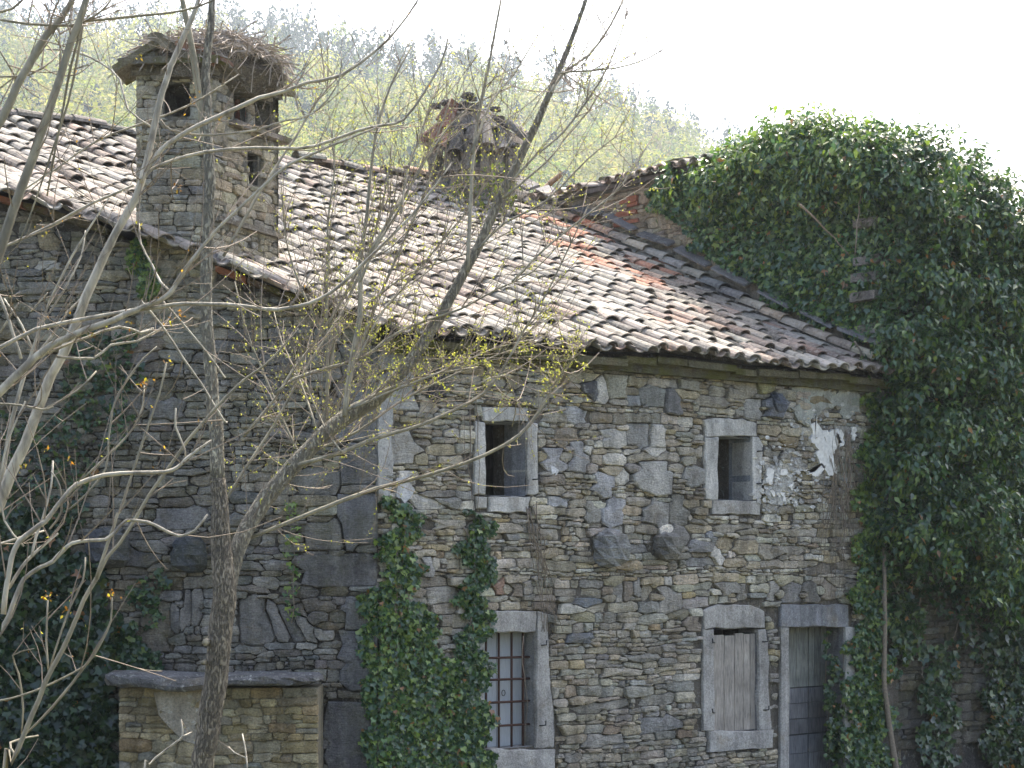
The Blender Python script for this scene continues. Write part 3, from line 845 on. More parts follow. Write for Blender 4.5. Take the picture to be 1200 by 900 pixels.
# back and side walls that close the building
mb = MB()
BY = YE+RUN
mb.box((6.5, BY+6.6, -.3), (XR-6.5, 0, 0), (0, .4, 0), (0, 0, 5.95))
p = OL+UW0*UL
gy_ = [p[1]+.2, p[1]+1.0, BY-.05, BY+6.9]; gz_ = [float(roof_z(p[0]-.2, gy_[0]))-.1, float(roof_z(p[0]-.2, gy_[1]))-.1, float(roof_z(p[0]-.2, BY-.1))-.12, 5.35]
pr_ = [(p[1]+.2, -.3)]+list(zip(gy_, gz_))+[(BY+6.9, -.3)]
Vg = [(p[0]-.4, y, z) for y, z in pr_]+[(p[0], y, z) for y, z in pr_]; k = len(pr_)
mb.add(Vg, [tuple(range(k)), tuple(range(2*k-1, k-1, -1))]+[(i, k+i, k+(i+1) % k, (i+1) % k) for i in range(k)])
mb.box((XR-.4, BY+.15, -.3), (.4, 0, 0), (0, 6.7, 0), (0, 0, 5.5)); mb.box((XR-.4, BY+.15, 5.2), (.4, 0, 0), (0, 3.2, 0), (0, 0, 1.2))
mbo('rear_wall', mb, M_MORTAR, house)

# ================================================================== ROOF
roof = None
def roof_sheet():
    xs = np.arange(5.6, XR+.05, .35); ss = np.linspace(.25, SLEN, 18); V = []; Fc = []
    for s in ss:
        for x in xs: V.append(RP(x, s, -.03))
    nx = len(xs)
    lam = np.array([lam_of(v) for v in V])
    for j in range(len(ss)-1):
        for i in range(nx-1):
            q = (j*nx+i, j*nx+i+1, (j+1)*nx+i+1, (j+1)*nx+i)
            if lam[list(q)].min() > LC-.12: Fc.append(q)
    V = np.array(V); n = len(V); V2 = V-NR*.06
    back = [(n+a, n+d, n+c, n+b) for a, b, c, d in Fc]
    return np.concatenate([V, V2]), Fc+back
V, Fc = roof_sheet()
roof = mk('roof', V, Fc, np.broadcast_to(np.array((.06, .055, .05)), (len(V), 3)), M_WOOD, house)
mb = MB(); a = RP(6., SLEN, 0); b = RP(XR, SLEN, 0)
mb.box(a, b-a, (0, 6.9, -2.9), (0, 0, .12), (.25, .2, .17)); mbo('rear_roof_slope', mb, M_TILE, roof)

def tile(O, ax, sl, nn, L, r0, r1, hgt, c, conv=True, seg=7, th=.014, bend=0.):
    "half-barrel: O centre of the low end; sl points up the slope"
    t = np.linspace(0, math.pi, seg+1); V = []
    for (s, r) in ((0, r0), (L, r1)):
        for k in (0, 1):
            rr = r-(th if k else 0); hh = hgt*(r/r0)-(th if k else 0)
            for q in t:
                h = math.sin(q)*hh; x = math.cos(q)*rr
                if not conv: h = -h*1.0
                V.append(O+ax*x+sl*s+nn*h)
    n = seg+1; Fc = []
    for i in range(seg):
        Fc.append((i, i+1, 2*n+i+1, 2*n+i)); Fc.append((n+i, 3*n+i, 3*n+i+1, n+i+1))
        Fc.append((i, n+i, n+i+1, i+1)); 
    Fc.append((0, 2*n, 3*n, n)); Fc.append((seg, n+seg, 3*n+seg, 2*n+seg))
    return np.array(V), Fc, np.broadcast_to(c, (len(V), 3))
TP = [((.33, .305, .27), 3.5), ((.40, .37, .33), 2.6), ((.30, .255, .22), 2.2), ((.30, .22, .18), 1.2), ((.33, .19, .13), .3), ((.21, .20, .185), 1.6), ((.13, .125, .12), .8)]
TPR = [((.30, .275, .24), 2.5), ((.37, .32, .27), 2.0), ((.31, .21, .165), 1.8), ((.36, .18, .11), 1.0), ((.17, .165, .16), 2.2), ((.10, .10, .10), 1)]
def tcol(px, py):
    redder = (px-500)*.0018+(py-250)*-.0003
    return pick(TPR if rng.random() < redder else TP)
covers = []
PX = .238; EXP = .365
ncol = int((XR-.12-5.6)/PX)
chim_poly = [(150, 0), (328, 0), (328, 300), (150, 300)]
for i in range(ncol+1):
    xc = XR-.12-i*PX
    off_ = rng.uniform(-.17, .17)
    for j in range(int((SLEN+.2)/EXP)+1):
        s0 = j*EXP
        if s0+.3+off_ > SLEN+.15: continue
        for conv in (True, False):
            x = xc+(0 if conv else PX/2)+rng.normal(0, .012); s = s0+rng.normal(0, .028)+(off_ if j > 0 else 0)+(.0 if conv else -.03)+(rng.uniform(-.05, .03) if j == 0 else 0)
            if not conv and x > XR-.05: continue
            base = RP(x, s, .0)
            lam = lam_of(base+SL*.2)
            if lam < LC-.30: continue
            px, py, _ = proj(base+SL*.2)
            if px < -170: continue
            if inpoly(px, py, [(163, 60), (318, 60), (324, 285), (250, 300), (163, 265)]): continue
            yaw = rng.normal(0, .035); roll = rng.normal(0, .05)
            lift = 0.0
            if conv and rng.random() < .07: yaw += rng.choice([-1, 1])*rng.uniform(.15, .4); s -= rng.uniform(0, .1)
            ax = np.array([math.cos(yaw), math.sin(yaw)*math.cos(ALF), math.sin(yaw)*math.sin(ALF)])
            sl = SL*math.cos(yaw)-UX*math.sin(yaw)+NR*(-.05 if conv else -.04)
            nn = NR+ax*roll
            c = tcol(px, py); g_ = .5+.5*math.sin(x*1.7+2*math.sin(s*1.3)+s*.6); c = c*np.array([.96, 1, 1.0]); c = np.array((.38, .19, .12))*rng.uniform(.8, 1.1) if (rng.random() < .3 and inpoly(px, py, [(600, 245), (660, 250), (800, 320), (770, 350), (690, 320), (620, 290)])) else (c*.6+.4*(np.array((.34, .315, .28))*g_+np.array((.25, .20, .165))*(1-g_)))*.9*(1 if rng.random() > .1 else .62)
            if conv:
                r0 = rng.uniform(.088, .102); O = RP(x, s, .058+rng.normal(0, .006))
                T = tile(O, ax, sl, nn, .44+rng.normal(0, .012), r0, r0*.83, rng.uniform(.062, .078), c)
            else:
                O = RP(x, s, .085+rng.normal(0, .005))
                T = tile(O, ax, sl, nn, .44, .088, .104, .062, c*.95, conv=False, seg=6)
            size = (F/lam)**2*(1 if conv else .55)*(1 if -10 < px < 1200 else 0)
            # behind the tree stems is fine; the far right strip is partly ivy
            covers.append((size, conv, T))
covers.sort(key=lambda t: -t[0])
rest = MB(); n_ind = 0
for size, conv, (V, Fc, C) in covers:
    if n_ind < 300 and conv: mk('roof_tile', V, Fc, C, M_TILE, roof, smooth=False); n_ind += 1
    else: rest.add(V, Fc, C)
mbo('upper_roof_tiles', rest, M_TILE, roof, kind='stuff')
# verge tiles along the slanting left edge, laid over the ends
def verge(px0, px1):
    x = px0
    while x < px1:
        u = (x-441)/F*LC; p = OL+u*UL+NL*.20
        s = (p[1]-YE)/math.cos(ALF); O = RP(p[0], s, .09)
        u2 = (x+52-441)/F*LC; q = OL+u2*UL+NL*.20; O2 = RP(q[0], (q[1]-YE)/math.cos(ALF), .07)
        d = O-O2; L = np.linalg.norm(d); sl = d/L; ax = np.cross(sl, NR); ax /= np.linalg.norm(ax)
        V, Fc, C = tile(O2, ax, sl, NR, L+.06, .10, .088, .065, pick(TP)*1.1)
        mk('verge_tile', V, Fc, C, M_TILE, roof); x += 46
verge(262, 330)
# ridge tiles
x = 6.2
while x < XR-.1:
    O = RP(x, SLEN-.02, .10+rng.normal(0, .02)); yaw = rng.normal(0, .08)
    ax = np.array([math.sin(yaw), math.cos(yaw), rng.normal(0, .06)]); sl = np.array([math.cos(yaw), -math.sin(yaw), rng.normal(0, .04)])
    V, Fc, C = tile(O, ax, sl, Z, .45, .12, .10, .10, pick([((.2, .19, .17), 2), ((.13, .12, .11), 1.5), ((.3, .2, .15), .7)]))
    px, py, _ = proj(O)
    if not (163 < px < 325): mk('ridge_tile', V, Fc, C, M_TILE, roof)
    x += .37
# big cover tiles and slabs along the tall wall
s = .25
k = 0
while s < SLEN-.4:
    c = pick([((.30, .28, .25), 2), ((.20, .20, .20), 1.4), ((.33, .28, .22), 2), ((.34, .2, .13), .6)])
    if k == 14: c = np.array((.42, .16, .08))
    O = RP(XR-.13+rng.normal(0, .01), s, .14); ax = UX; sl = SL+NR*(-.05)
    V, Fc, C = tile(O, ax, sl, NR+UX*-.25, .48, .125, .105, .09, c); mk('flashing_tile', V, Fc, C, M_TILE, roof)
    if k % 2 == 0:
        mb = MB(); mb.box(RP(XR-.05-.12, s+.05, .27+rng.uniform(0, .05)), (.24, 0, .09), SL*rng.uniform(.55, .75)+NR*rng.normal(0, .03), (0, 0, .03), (.17, .165, .16), .008)
        mbo('flashing_slab', mb, M_DRESS if k % 4 else M_WOOD, roof)
    s += .40; k += 1

# ================================================================== BIG CHIMNEY
def chimney_faces(parent, corners, z0, z1, holes_by_face, pal, m, hs=(.06, .13), ws=(.14, .38), parts=110):
    n = len(corners)
    for i in range(n):
        a = np.array([*corners[i], 0.]); b = np.array([*corners[(i+1) % n], 0.])
        d = b-a; W = np.linalg.norm(d); ud = d/W; nd = np.cross(ud, Z)
        hs_ = holes_by_face.get(i, [])
        wb_ = wall_base(a, ud, nd, [.045, W/2, W-.045], lambda u: z1, z0, hs_, .08, M_MORTAR, parent, name='chimney_face' if False else 'chimney_wall', c=(.17, .155, .12))
        def bl(U, ZZ, hs_=hs_):
            q = np.zeros(U.shape, bool)
            for h in hs_: q |= (U > h[0]-.01) & (U < h[1]+.01) & (ZZ > h[2]-.01) & (ZZ < h[3]+.01)
            return q
        facing = nd @ A < .1
        if facing: build_stones(wb_, a, ud, nd, courses(0, W, z0, z1, hs, ws, .008), [], bl, (0, W, z0, z1), lambda x, y: True, lambda px, py: pal, m, gap=.005, parts=parts, proud=(0, .02))
        else: build_stones(wb_, a, ud, nd, courses(0, W, z0, z1, hs, ws, .008), [], bl, (0, W, z0, z1), lambda x, y: True, lambda px, py: pal, m, gap=.005, parts=0, proud=(0, .02))
dirR = R*.447+A*.894
c0 = P(160, 650, LC)[:2]; c1 = P(250, 650, LC)[:2]
LR_ = 1.12
c2 = c1+dirR[:2]*LR_; c3 = c0+dirR[:2]*LR_*.9
s122 = F/LC
ztop = 2.9+(650-86)/s122
def cz(py): return 2.9+(650-py)/s122
chim = None
CP = [(TAN, 3), ((.33, .29, .20), 2), (GREY, 1.6), (BLUE, .6), (BROWN, .8)]
Wc = np.linalg.norm(c1-c0)
def fu(px):  # u on the right-hand face for pixel column
    lo, hi = 0, LR_
    for _ in range(30):
        mid = (lo+hi)/2; q = np.array([*(c1+dirR[:2]*mid), 3.])
        if proj(q)[0] < px: lo = mid
        else: hi = mid
    return lo
def fz(px, py): q = np.array([*(c1+dirR[:2]*fu(px)), 3.]); return 2.9+(650-py)/F*proj(q)[2]
holesF = {0: [((192-160)/s122, (222-160)/s122, cz(136), cz(97))],
          1: [(fu(276), fu(289), fz(282, 140), fz(282, 108)), (fu(299), fu(318), fz(308, 150), fz(308, 118)), (fu(292), fu(304), fz(298, 216), fz(298, 180))]}
chroot = mk('chimney', np.array([[*c0, 4.8], [*c1, 4.8], [*c2, 4.8], [*c3, 4.8]]), [(0, 1, 2, 3)], None, M_DARK, wing)
chroot['label'] = 'broad stone chimney with smoke openings under a slab cap'
chimney_faces(chroot, [tuple(c0), tuple(c1), tuple(c2), tuple(c3)], 4.9, ztop, holesF, CP, M_STONE)
# red brick pier and lining
def face_pt(u, z, off=0): nd = np.cross(dirR, Z); return np.array([*(c1+dirR[:2]*u), z])+nd*off
a = fu(289)
mb = MB()
zz = fz(282, 142)
while zz < fz(282, 110): mb.box(face_pt(a+.005, zz, -.02), dirR*(fu(299)-a-.01), -np.cross(dirR, Z)*.12, (0, 0, .055), np.array((1, 1, 1))*1.0, .003); zz += .065
mbo('brick_pier', mb, M_BRICK, chroot)
mb = MB(); mb.box(np.array([*(c0+(c1-c0)*.55+dirR[:2]*.25), cz(140)]), np.array([*((c1-c0)*.2), 0]), dirR*.1, (0, 0, .4)); mbo('flue_brick', mb, M_BRICK, chroot)
# ledge slabs below the openings of the right-hand face
mb = MB(); mb.box(face_pt(fu(268), fz(282, 152), .10), dirR*(LR_-fu(268)+.12), -np.cross(dirR, Z)*.2, (0, 0, .05), (.3, .26, .22), .006); mbo('ledge_slab', mb, M_CORNICE, chroot)
mb = MB(); mb.box(face_pt(.0, fz(260, 262), .07), dirR*LR_, -np.cross(dirR, Z)*.2, (0, 0, .05), (.2, .18, .14), .006); mbo('ledge_slab', mb, M_STONE, chroot)
# string course and cap slabs
cx_ = np.array([*((c0+c1+c2+c3)/4), 0.])
def ring_slabs(z, th, over, nper, colr, mm, name, jit=.012, tilt=0):
    cs = [c0, c1, c2, c3]
    cs = [cx_[:2]+(q-cx_[:2])*(1+over/np.linalg.norm(q-cx_[:2])) for q in cs]
    for i in range(4):
        a, b = cs[i], cs[(i+1) % 4]; d = (b-a)/nper[i]; ins = (cx_[:2]-(a+b)/2); ins = ins/np.linalg.norm(ins)*.36
        for k in range(nper[i]):
            mb = MB(); mb.box(np.array([*(a+d*k), z+rng.uniform(-.01, .01)+i*.004]), np.array([*(d*.985), rng.normal(0, .01)]), np.array([*ins, tilt]), (0, 0, th*rng.uniform(.85, 1.15)), np.array(colr)*rng.uniform(.8, 1.2), jit)
            mbo(name, mb, mm, chroot)
ring_slabs(ztop-.02, .07, .05, (3, 3, 2, 2), (.32, .28, .20), M_STONE, 'cap_course')
ring_slabs(ztop+.055, .06, .20, (2, 3, 2, 2), (.27, .24, .18), M_CORNICE, 'cap_slab', tilt=.05)
# big leaning slab at the left and stone tiles on the hips
q = P(134, 84, LC-.15)
mb = MB(); mb.box(q, UL*.42+Z*.26, -NL*.55, (0, 0, .06)+UL*-.02, (.26, .23, .15), .012); mbo('cap_slab', mb, M_CORNICE, chroot)
for (x, y, c) in ((300, 92, (.3, .18, .12)), (322, 100, (.28, .25, .2)), (262, 78, (.3, .16, .1)), (310, 84, (.2, .18, .15)), (230, 70, (.25, .22, .16))):
    O = P(x, y, LC+.45 if x > 270 else LC-.1)
    V, Fc, C = tile(O, UL, dirR*-.2+R*-.8+Z*.45, Z, .42, .10, .085, .07, np.array(c)); mk('cap_tile', V, Fc, C, M_TILE, chroot)
mb = MB()   # rubble fill of the cap
cap_c = cx_+np.array([0, 0, ztop+.1])
boulder('cap_fill', cap_c, np.array([.62, .58, .24]), 31, (.16, .14, .11), chroot, M_STONE)
boulder('cap_fill', cap_c+R*.3+A*.1, np.array([.40, .45, .22]), 32, (.16, .14, .11), chroot, M_STONE)

# dry creeper tangle on the chimney
cre = thing('dry_creeper', cap_c, 'tangle of dead grey creeper twigs heaped on the broad chimney like a nest', 'creeper')
mbt = MB()
for i in range(900):
    th = rng.uniform(0, 2*math.pi); rr = math.sqrt(rng.random()); hx, hy = .78*rr*math.cos(th), .60*rr*math.sin(th)
    hz = .52*math.sqrt(max(0, 1-rr**2))*rng.uniform(.5, .8)+.02
    p0 = cap_c+R*(hx+.02)+A*hy+Z*hz
    d = rng.normal(0, 1, 3); d[2] *= .45; d /= np.linalg.norm(d); L = rng.uniform(.15, .55)
    bendv = rng.normal(0, .35, 3)
    pts = [p0+d*L*(t-.5)+bendv*L*(t-.5)**2*1.5 - Z*L*(t-.5)**2*.8 for t in np.linspace(0, 1, 5)]
    V, Fc = tube(pts, np.linspace(.008, .004, 5)*rng.uniform(.6, 1.3), 3, False)
    mbt.add(V, Fc)
for i in range(60):   # wisps sticking out
    th = rng.uniform(0, 2*math.pi); p0 = cap_c+R*.6*math.cos(th)+A*.5*math.sin(th)+Z*.2
    d = (p0-cap_c)+rng.normal(0, .25, 3); d[2] = abs(d[2])*rng.uniform(-.3, 1.3); L = rng.uniform(.2, .5); d /= np.linalg.norm(d)
    V, Fc = tube([p0+d*L*t-Z*.2*t*t*L for t in (0, .33, .66, 1)], [.006, .005, .004, .002], 3, False); mbt.add(V, Fc)
mbo('twigs', mbt, M_TWIGDRY, cre, kind='stuff')

# ================================================================== SMALL RIDGE CHIMNEY
lam2 = lam_of(RP(15.4, SLEN)); 
def P2(px, py, dl=0): return P(px, py, lam2+dl)
sx = F/lam2
q0 = P2(505, 300)[:2]; q1 = P2(548, 300, -.45)[:2]; q2 = P2(603, 300, .1)[:2]; q3 = P2(560, 300, .6)[:2]
z0_ = 2.9+(650-262)/sx; z1_ = 2.9+(650-204)/sx
ch2 = thing('ridge_chimney', (*q0, z0_), 'small stone chimney with pillared smoke vents and steep tiled cap on the roof ridge', 'chimney')
CP2 = [((.20, .18, .15), 3), ((.13, .12, .11), 2), ((.28, .19, .12), 1), (GREY, 1)]
chimney_faces(ch2, [tuple(q0), tuple(q1), tuple(q2), tuple(q3)], z0_, z1_, {}, CP2, M_STONE, (.06, .11), (.1, .28), 60)
z2_ = 2.9+(650-172)/sx
def pillar(c, w, z0, z1, colr):
    o = MB(); k = 3; h = (z1-z0)/k
    for i in range(k): o.box(np.array([c[0]-w/2, c[1]-w/2, z0+i*h]), (w, 0, 0), (0, w, 0), (0, 0, h-.006), np.array(colr)*rng.uniform(.75, 1.2), .008)
    mbo('vent_pillar', o, M_STONE, ch2)
ring2 = [q0, (q0+q1)/2, q1, (q1*.66+q2*.34), (q1*.33+q2*.67), q2, (q2+q3)/2, q3, (q0+q3)/2]
cc = (q0+q1+q2+q3)/4
for q in ring2: pillar(q+(cc-q)*.12, .15, z1_, z2_, (.27, .24, .19))
mb = MB()
for i, (a, b) in enumerate(((q0, q1), (q1, q2), (q2, q3), (q3, q0))):
    a_ = cc+(a-cc)*1.12; b_ = cc+(b-cc)*1.12
    mb = MB(); mb.box(np.array([*a_, z2_+.003*i]), np.array([*(b_-a_), 0]), np.array([*((cc-(a+b)/2)*.4), 0]), (0, 0, .07), (.2, .17, .13), .008); mbo('cap_course', mb, M_STONE, ch2)
    mb = MB(); mb.box(np.array([*a_, z1_-.03+.003*i]), np.array([*(b_-a_), 0]), np.array([*((cc-(a+b)/2)*.3), 0]), (0, 0, .05), (.2, .17, .13), .008); mbo('vent_sill', mb, M_STONE, ch2)
# cap: gabled heap of tiles; ridge runs into the picture
apexz = 2.9+(650-126)/sx
e1 = (q2-q1)/np.linalg.norm(q2-q1); e2 = (q0-q1)/np.linalg.norm(q0-q1)
apL, apR = P2(540, 126, .0), P2(566, 132, .2)
wl = [(P2(488, 168, .1), P2(522, 178, -.5), 'L'), (P2(522, 178, -.5), P2(580, 176, -.3), 'F'), (P2(580, 176, -.3), P2(618, 168, .3), 'R'), (P2(618, 168, .3), P2(560, 165, .9), 'B'), (P2(560, 165, .9), P2(488, 168, .1), 'C')]
mb = MB()
allp = [w[0] for w in wl]+[apL, apR]
Vv = np.array(allp); mb.add(Vv, [(0, 1, 5), (1, 2, 6, 5), (2, 3, 6), (3, 4, 5, 6), (4, 0, 5), (4, 3, 2, 1, 0)], (.15, .13, .11)); mbo('cap_core', mb, M_STONE, ch2)
for a, b, k in wl[:3]:
    n = 3 if k != 'F' else 3
    top = {'L': (apL, apL), 'F': (apL, apR), 'R': (apR, apR)}[k]
    for r_ in range(2):
        for i in range(n):
            t = (i+.5)/n; lo = a+(b-a)*t; hi = top[0]+(top[1]-top[0])*t+(lo-(a+b)/2)*.12
            st = lo+(hi-lo)*(.48*r_); d = (hi-lo); L = np.linalg.norm(d); d = d/L; ax = (b-a)/np.linalg.norm(b-a); ax = ax-d*(ax @ d); ax /= np.linalg.norm(ax)
            nn = np.cross(ax, d); nn = nn if nn[2] > 0 else -nn
            c = {'L': (.27, .13, .08), 'F': (.17, .15, .125), 'R': (.15, .145, .135)}[k]
            V, Fc, C = tile(st+nn*(.03+.02*r_)+rng.normal(0, .03, 3), ax, d+rng.normal(0, .12, 3), nn+rng.normal(0, .1, 3), L*rng.uniform(.42, .6), .105, .09, .075, np.array(c)*rng.uniform(.45, 1.1)); mk('cap_tile', V, Fc, C, M_TILE, ch2)
for i in range(26):
    t = rng.uniform(-.7, 1.7); p = apL+(apR-apL)*t+np.array([0, 0, .0])+rng.normal(0, .11, 3)-Z*abs(t-.5)*.12
    boulder('cap_stone', p, np.array([.12, .11, .06])*rng.uniform(.6, 1.1), 40+i, (.13, .12, .11), ch2)

# ================================================================== TALL RIGHT-HAND BUILDING
tall = thing('ivy_covered_building', (XR+2, D+3, 0), 'taller rubble building on the right, almost swallowed by dark ivy', 'house')
ZT = 8.02
US = np.array([0, -1., 0]); NS = np.array([-1., 0, 0])   # side wall: u grows towards the camera
OS = np.array([XR, BY+.1, 0])
WS = BY+.1-D-.06
tcore = wall_base(OS, US, NS, [0, WS/2, WS], lambda u: ZT, -.3, [], .5, M_MORTAR, tall, name='wall', c=(.26, .22, .16))
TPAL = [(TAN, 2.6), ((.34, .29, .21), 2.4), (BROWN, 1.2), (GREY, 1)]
def visT(px, py): return px < 885 and py > 190
seeds = courses(0, 4.5, 5., ZT, (.06, .15), (.15, .45), .02)
build_stones(tcore, OS, US, NS, seeds, [], lambda U, ZZ: U < -1, (0, 5., 5., ZT-.02), visT, lambda x, y: TPAL, M_OCHRE, gap=.004, proud=(0, .02), hide=lambda x, y: inpoly(x, y, [(748, 215), (790, 262), (860, 330), (900, 350), (900, 150), (748, 150)]) or y > 650-F*0)
# front
OF = np.array([XR+.003, D+.04, 0])
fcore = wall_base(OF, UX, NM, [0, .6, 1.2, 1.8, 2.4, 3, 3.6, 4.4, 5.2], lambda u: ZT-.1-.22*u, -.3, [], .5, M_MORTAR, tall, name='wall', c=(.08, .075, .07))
seeds = courses(0, 3.6, .5, 3.6, (.07, .15), (.18, .5), .02)
build_stones(fcore, OF, UX, NM, seeds, [], None, (0.02, 3.6, .5, 3.7), lambda x, y: x < 1230 and y < 960, lambda x, y: [((.13, .125, .115), 2), ((.10, .10, .10), 2), ((.11, .095, .075), 2)], M_STONE_D, parts=150, proud=(.0, .04))  # shade below the ivy overhang is put into these dark stone colours
# quoins sticking out at the corner
for py, w in ((262, .30), (305, .26), (326, .34), (349, .36), (465, .2), (385, .2)):
    z = 2.9+(650-py)/F*proj(np.array([XR, D, 3]))[2]
    mb = MB(); mb.box((XR-w*.55, D-.12, z-.05), (w+.1, 0, 0), (0, .4, 0), (0, 0, .11), (.27, .25, .22), .018); mbo('quoin', mb, M_STONE, tall)
# roof of the tall building
mb = MB(); mb.box((XR-.12, D+2.0, ZT+.02), (1.0, 0, .2), (0, BY-D-1.7, 0), (0, 0, .06), (.1, .09, .08)); mbo('roof', mb, M_WOOD, tall)
mb = MB(); mb.box((XR+.5, D+.3, 6.6), (4.7, 0, -.1), (0, BY-D-.3, 0), (0, 0, .12), (.1, .09, .08)); mbo('upper_floor', mb, M_WOOD, tall)
ti = [o for o in bpy.data.objects if o.name.startswith('roof') and o.parent == tall][0]
sl2 = np.array([1., 0, .2]); sl2 /= np.linalg.norm(sl2); n2 = np.array([-sl2[2], 0, sl2[0]])
y = D+2.1
while y < BY:
    for j in range(3):
        yy = y+rng.normal(0, .012)
        O = np.array([XR-.22, yy, ZT+.05])+sl2*j*.36+n2*.055
        if j == 0 and rng.random() < .12: continue
        V, Fc, C = tile(O, np.array([0, 1., 0]), sl2-n2*.05, n2, .44, .088, .075, .07, pick(TP)*.9)
        px, py, _ = proj(O)
        if px < 830: mk('roof_tile', V, Fc, C, M_TILE, ti)
        if j == 0 and px < 830:
            V, Fc, C = tile(O+np.array([0, .105, .03]), np.array([0, 1., 0]), sl2, n2, .44, .08, .09, .06, pick(TP)*.9, conv=False, seg=6); mk('roof_tile', V, Fc, C, M_TILE, ti)
    y += .21
for k, y in enumerate(np.arange(D+2.6, BY-.2, .55)):
    mb = MB(); mb.box((XR+.15+rng.uniform(-.05, .05), y, ZT+.22), (.5, rng.uniform(-.06, .06), .12), (0, .5, rng.uniform(-.03, .05)), (0, 0, .07), (.22, .2, .17), .02); mbo('weight_stone', mb, M_MOSSY, ti)
# sloping verge tiles at the ridge end of the tall wall
for k in range(4):
    O = P(612+k*11, 246-k*9.5, lam_of(RP(XR, SLEN))-.1*k); O2 = P(612+(k+1.3)*11, 246-(k+1.3)*9.5, lam_of(RP(XR, SLEN))-.1*(k+1.3))
    d = O2-O; L = np.linalg.norm(d); V, Fc, C = tile(O, A, d/L, np.cross(A, d/L)*-1 if np.cross(A, d/L)[2] < 0 else np.cross(A, d/L), L, .12, .1, .08, np.array((.34, .22, .13))); mk('verge_tile', V, Fc, C, M_TILE, tall)
# exposed brick bits
mb = MB()
for k in range(14):
    px, py = rng.uniform(733, 752), rng.uniform(232, 272)
    lam = XR/(math.sin(TH)+(px-600)/F*math.cos(TH)); p = P(px, py, lam)
    mb.box(p+np.array([-.045, 0, 0]), (.05, 0, 0), (0, .2, 0), (0, 0, .045), (1, 1, 1), .006)
mbo('exposed_bricks', mb, M_BRICK, tcore)

# ================================================================== STONE BENCH / OVEN BLOCK
bench = thing('masonry_ledge', lw3(260, 900, .3)*np.array([1, 1, 0]), 'ochre rubble ledge with a long dark rounded stone slab on top, beside the tree trunk', 'ledge')
LB = LC-.55; OB = P(140, 650, LB)*np.array([1, 1, 0]); WB = (372-140)/F*LB
zb1 = 2.9+(650-806)/F*LB
bcore = wall_base(OB, UL, NL, [0, .7, WB], lambda u: zb1, -.2, [], .6, M_MORTAR, bench, name='masonry', c=(.27, .235, .16))
seeds = courses(0, WB, .55, zb1, (.06, .13), (.13, .38), .012)
build_stones(bcore, OB, UL, NL, seeds, [], None, (0, WB, .5, zb1), lambda x, y: y < 950, lambda x, y: [((.31, .25, .13), 3), ((.33, .29, .19), 2.5), ((.23, .22, .18), 1.4), ((.2, .15, .08), 1)], M_OCHRE, gap=.004, proud=(-.005, .014))
def pB(px, py, off=.012): return P(px, py, LB-off)
q = [(180, 812), (215, 806), (245, 810), (246, 830), (228, 850), (238, 875), (215, 868), (196, 850), (186, 838)]
V = [pB(x, y, .022) for x, y in q]+[pB(x, y, -.01) for x, y in q]; k = len(q)
mk('render_patch', np.array(V), [tuple(range(k-1, -1, -1))]+[(i, (i+1) % k, k+(i+1) % k, k+i) for i in range(k)], np.broadcast_to(np.array((.33, .29, .22)), (2*k, 3)), M_SMEAR, bench)
# slab: outline in plan, lofted
ns = 44; V = []; rng2 = np.random.default_rng(4)
zs = zb1+.0
plan = []
for i in range(ns):
    t = 2*math.pi*i/ns; x = math.cos(t); y = math.sin(t)
    x = np.sign(x)*abs(x)**.75; y = np.sign(y)*abs(y)**.7
    plan.append((x, y))
wob = np.cumsum(rng2.normal(0, .012, ns)); wob -= np.linspace(0, wob[-1], ns)
uc = (260-441)/F*LC; hw = 128/F*(LC-.4)
cS = OL+uc*UL+NL*.38
for lev, (zz, sc) in enumerate([(0, .90), (.018, .975), (.045, 1.0), (.072, .985), (.088, .94)]):
    for i, (x, y) in enumerate(plan):
        s = sc+wob[i]+rng2.normal(0, .004)
        zt = zs+zz*(1.15-.3*x)+rng2.normal(0, .005)+.055*x*(1 if x > 0 else .1)+.02*math.sin(x*5)
        V.append(cS+UL*x*hw*s+NL*y*.42*(s)+Z*zt+rng2.normal(0, .007, 3))
V = [v*1.0 for v in V]
V = np.array(V); V[:, 2] += 0
Fc = []
for l in range(4):
    for i in range(ns): Fc.append((l*ns+i, l*ns+(i+1) % ns, (l+1)*ns+(i+1) % ns, (l+1)*ns+i))
V = np.concatenate([V, [V[:ns].mean(0)], [V[4*ns:].mean(0)+Z*.01]])
for i in range(ns): Fc.append((5*ns, (i+1) % ns, i)); Fc.append((5*ns+1, 4*ns+i, 4*ns+(i+1) % ns))
mk('slab', V, Fc, np.broadcast_to(np.array((.17, .168, .165)), (len(V), 3)), M_SLAB, bench)
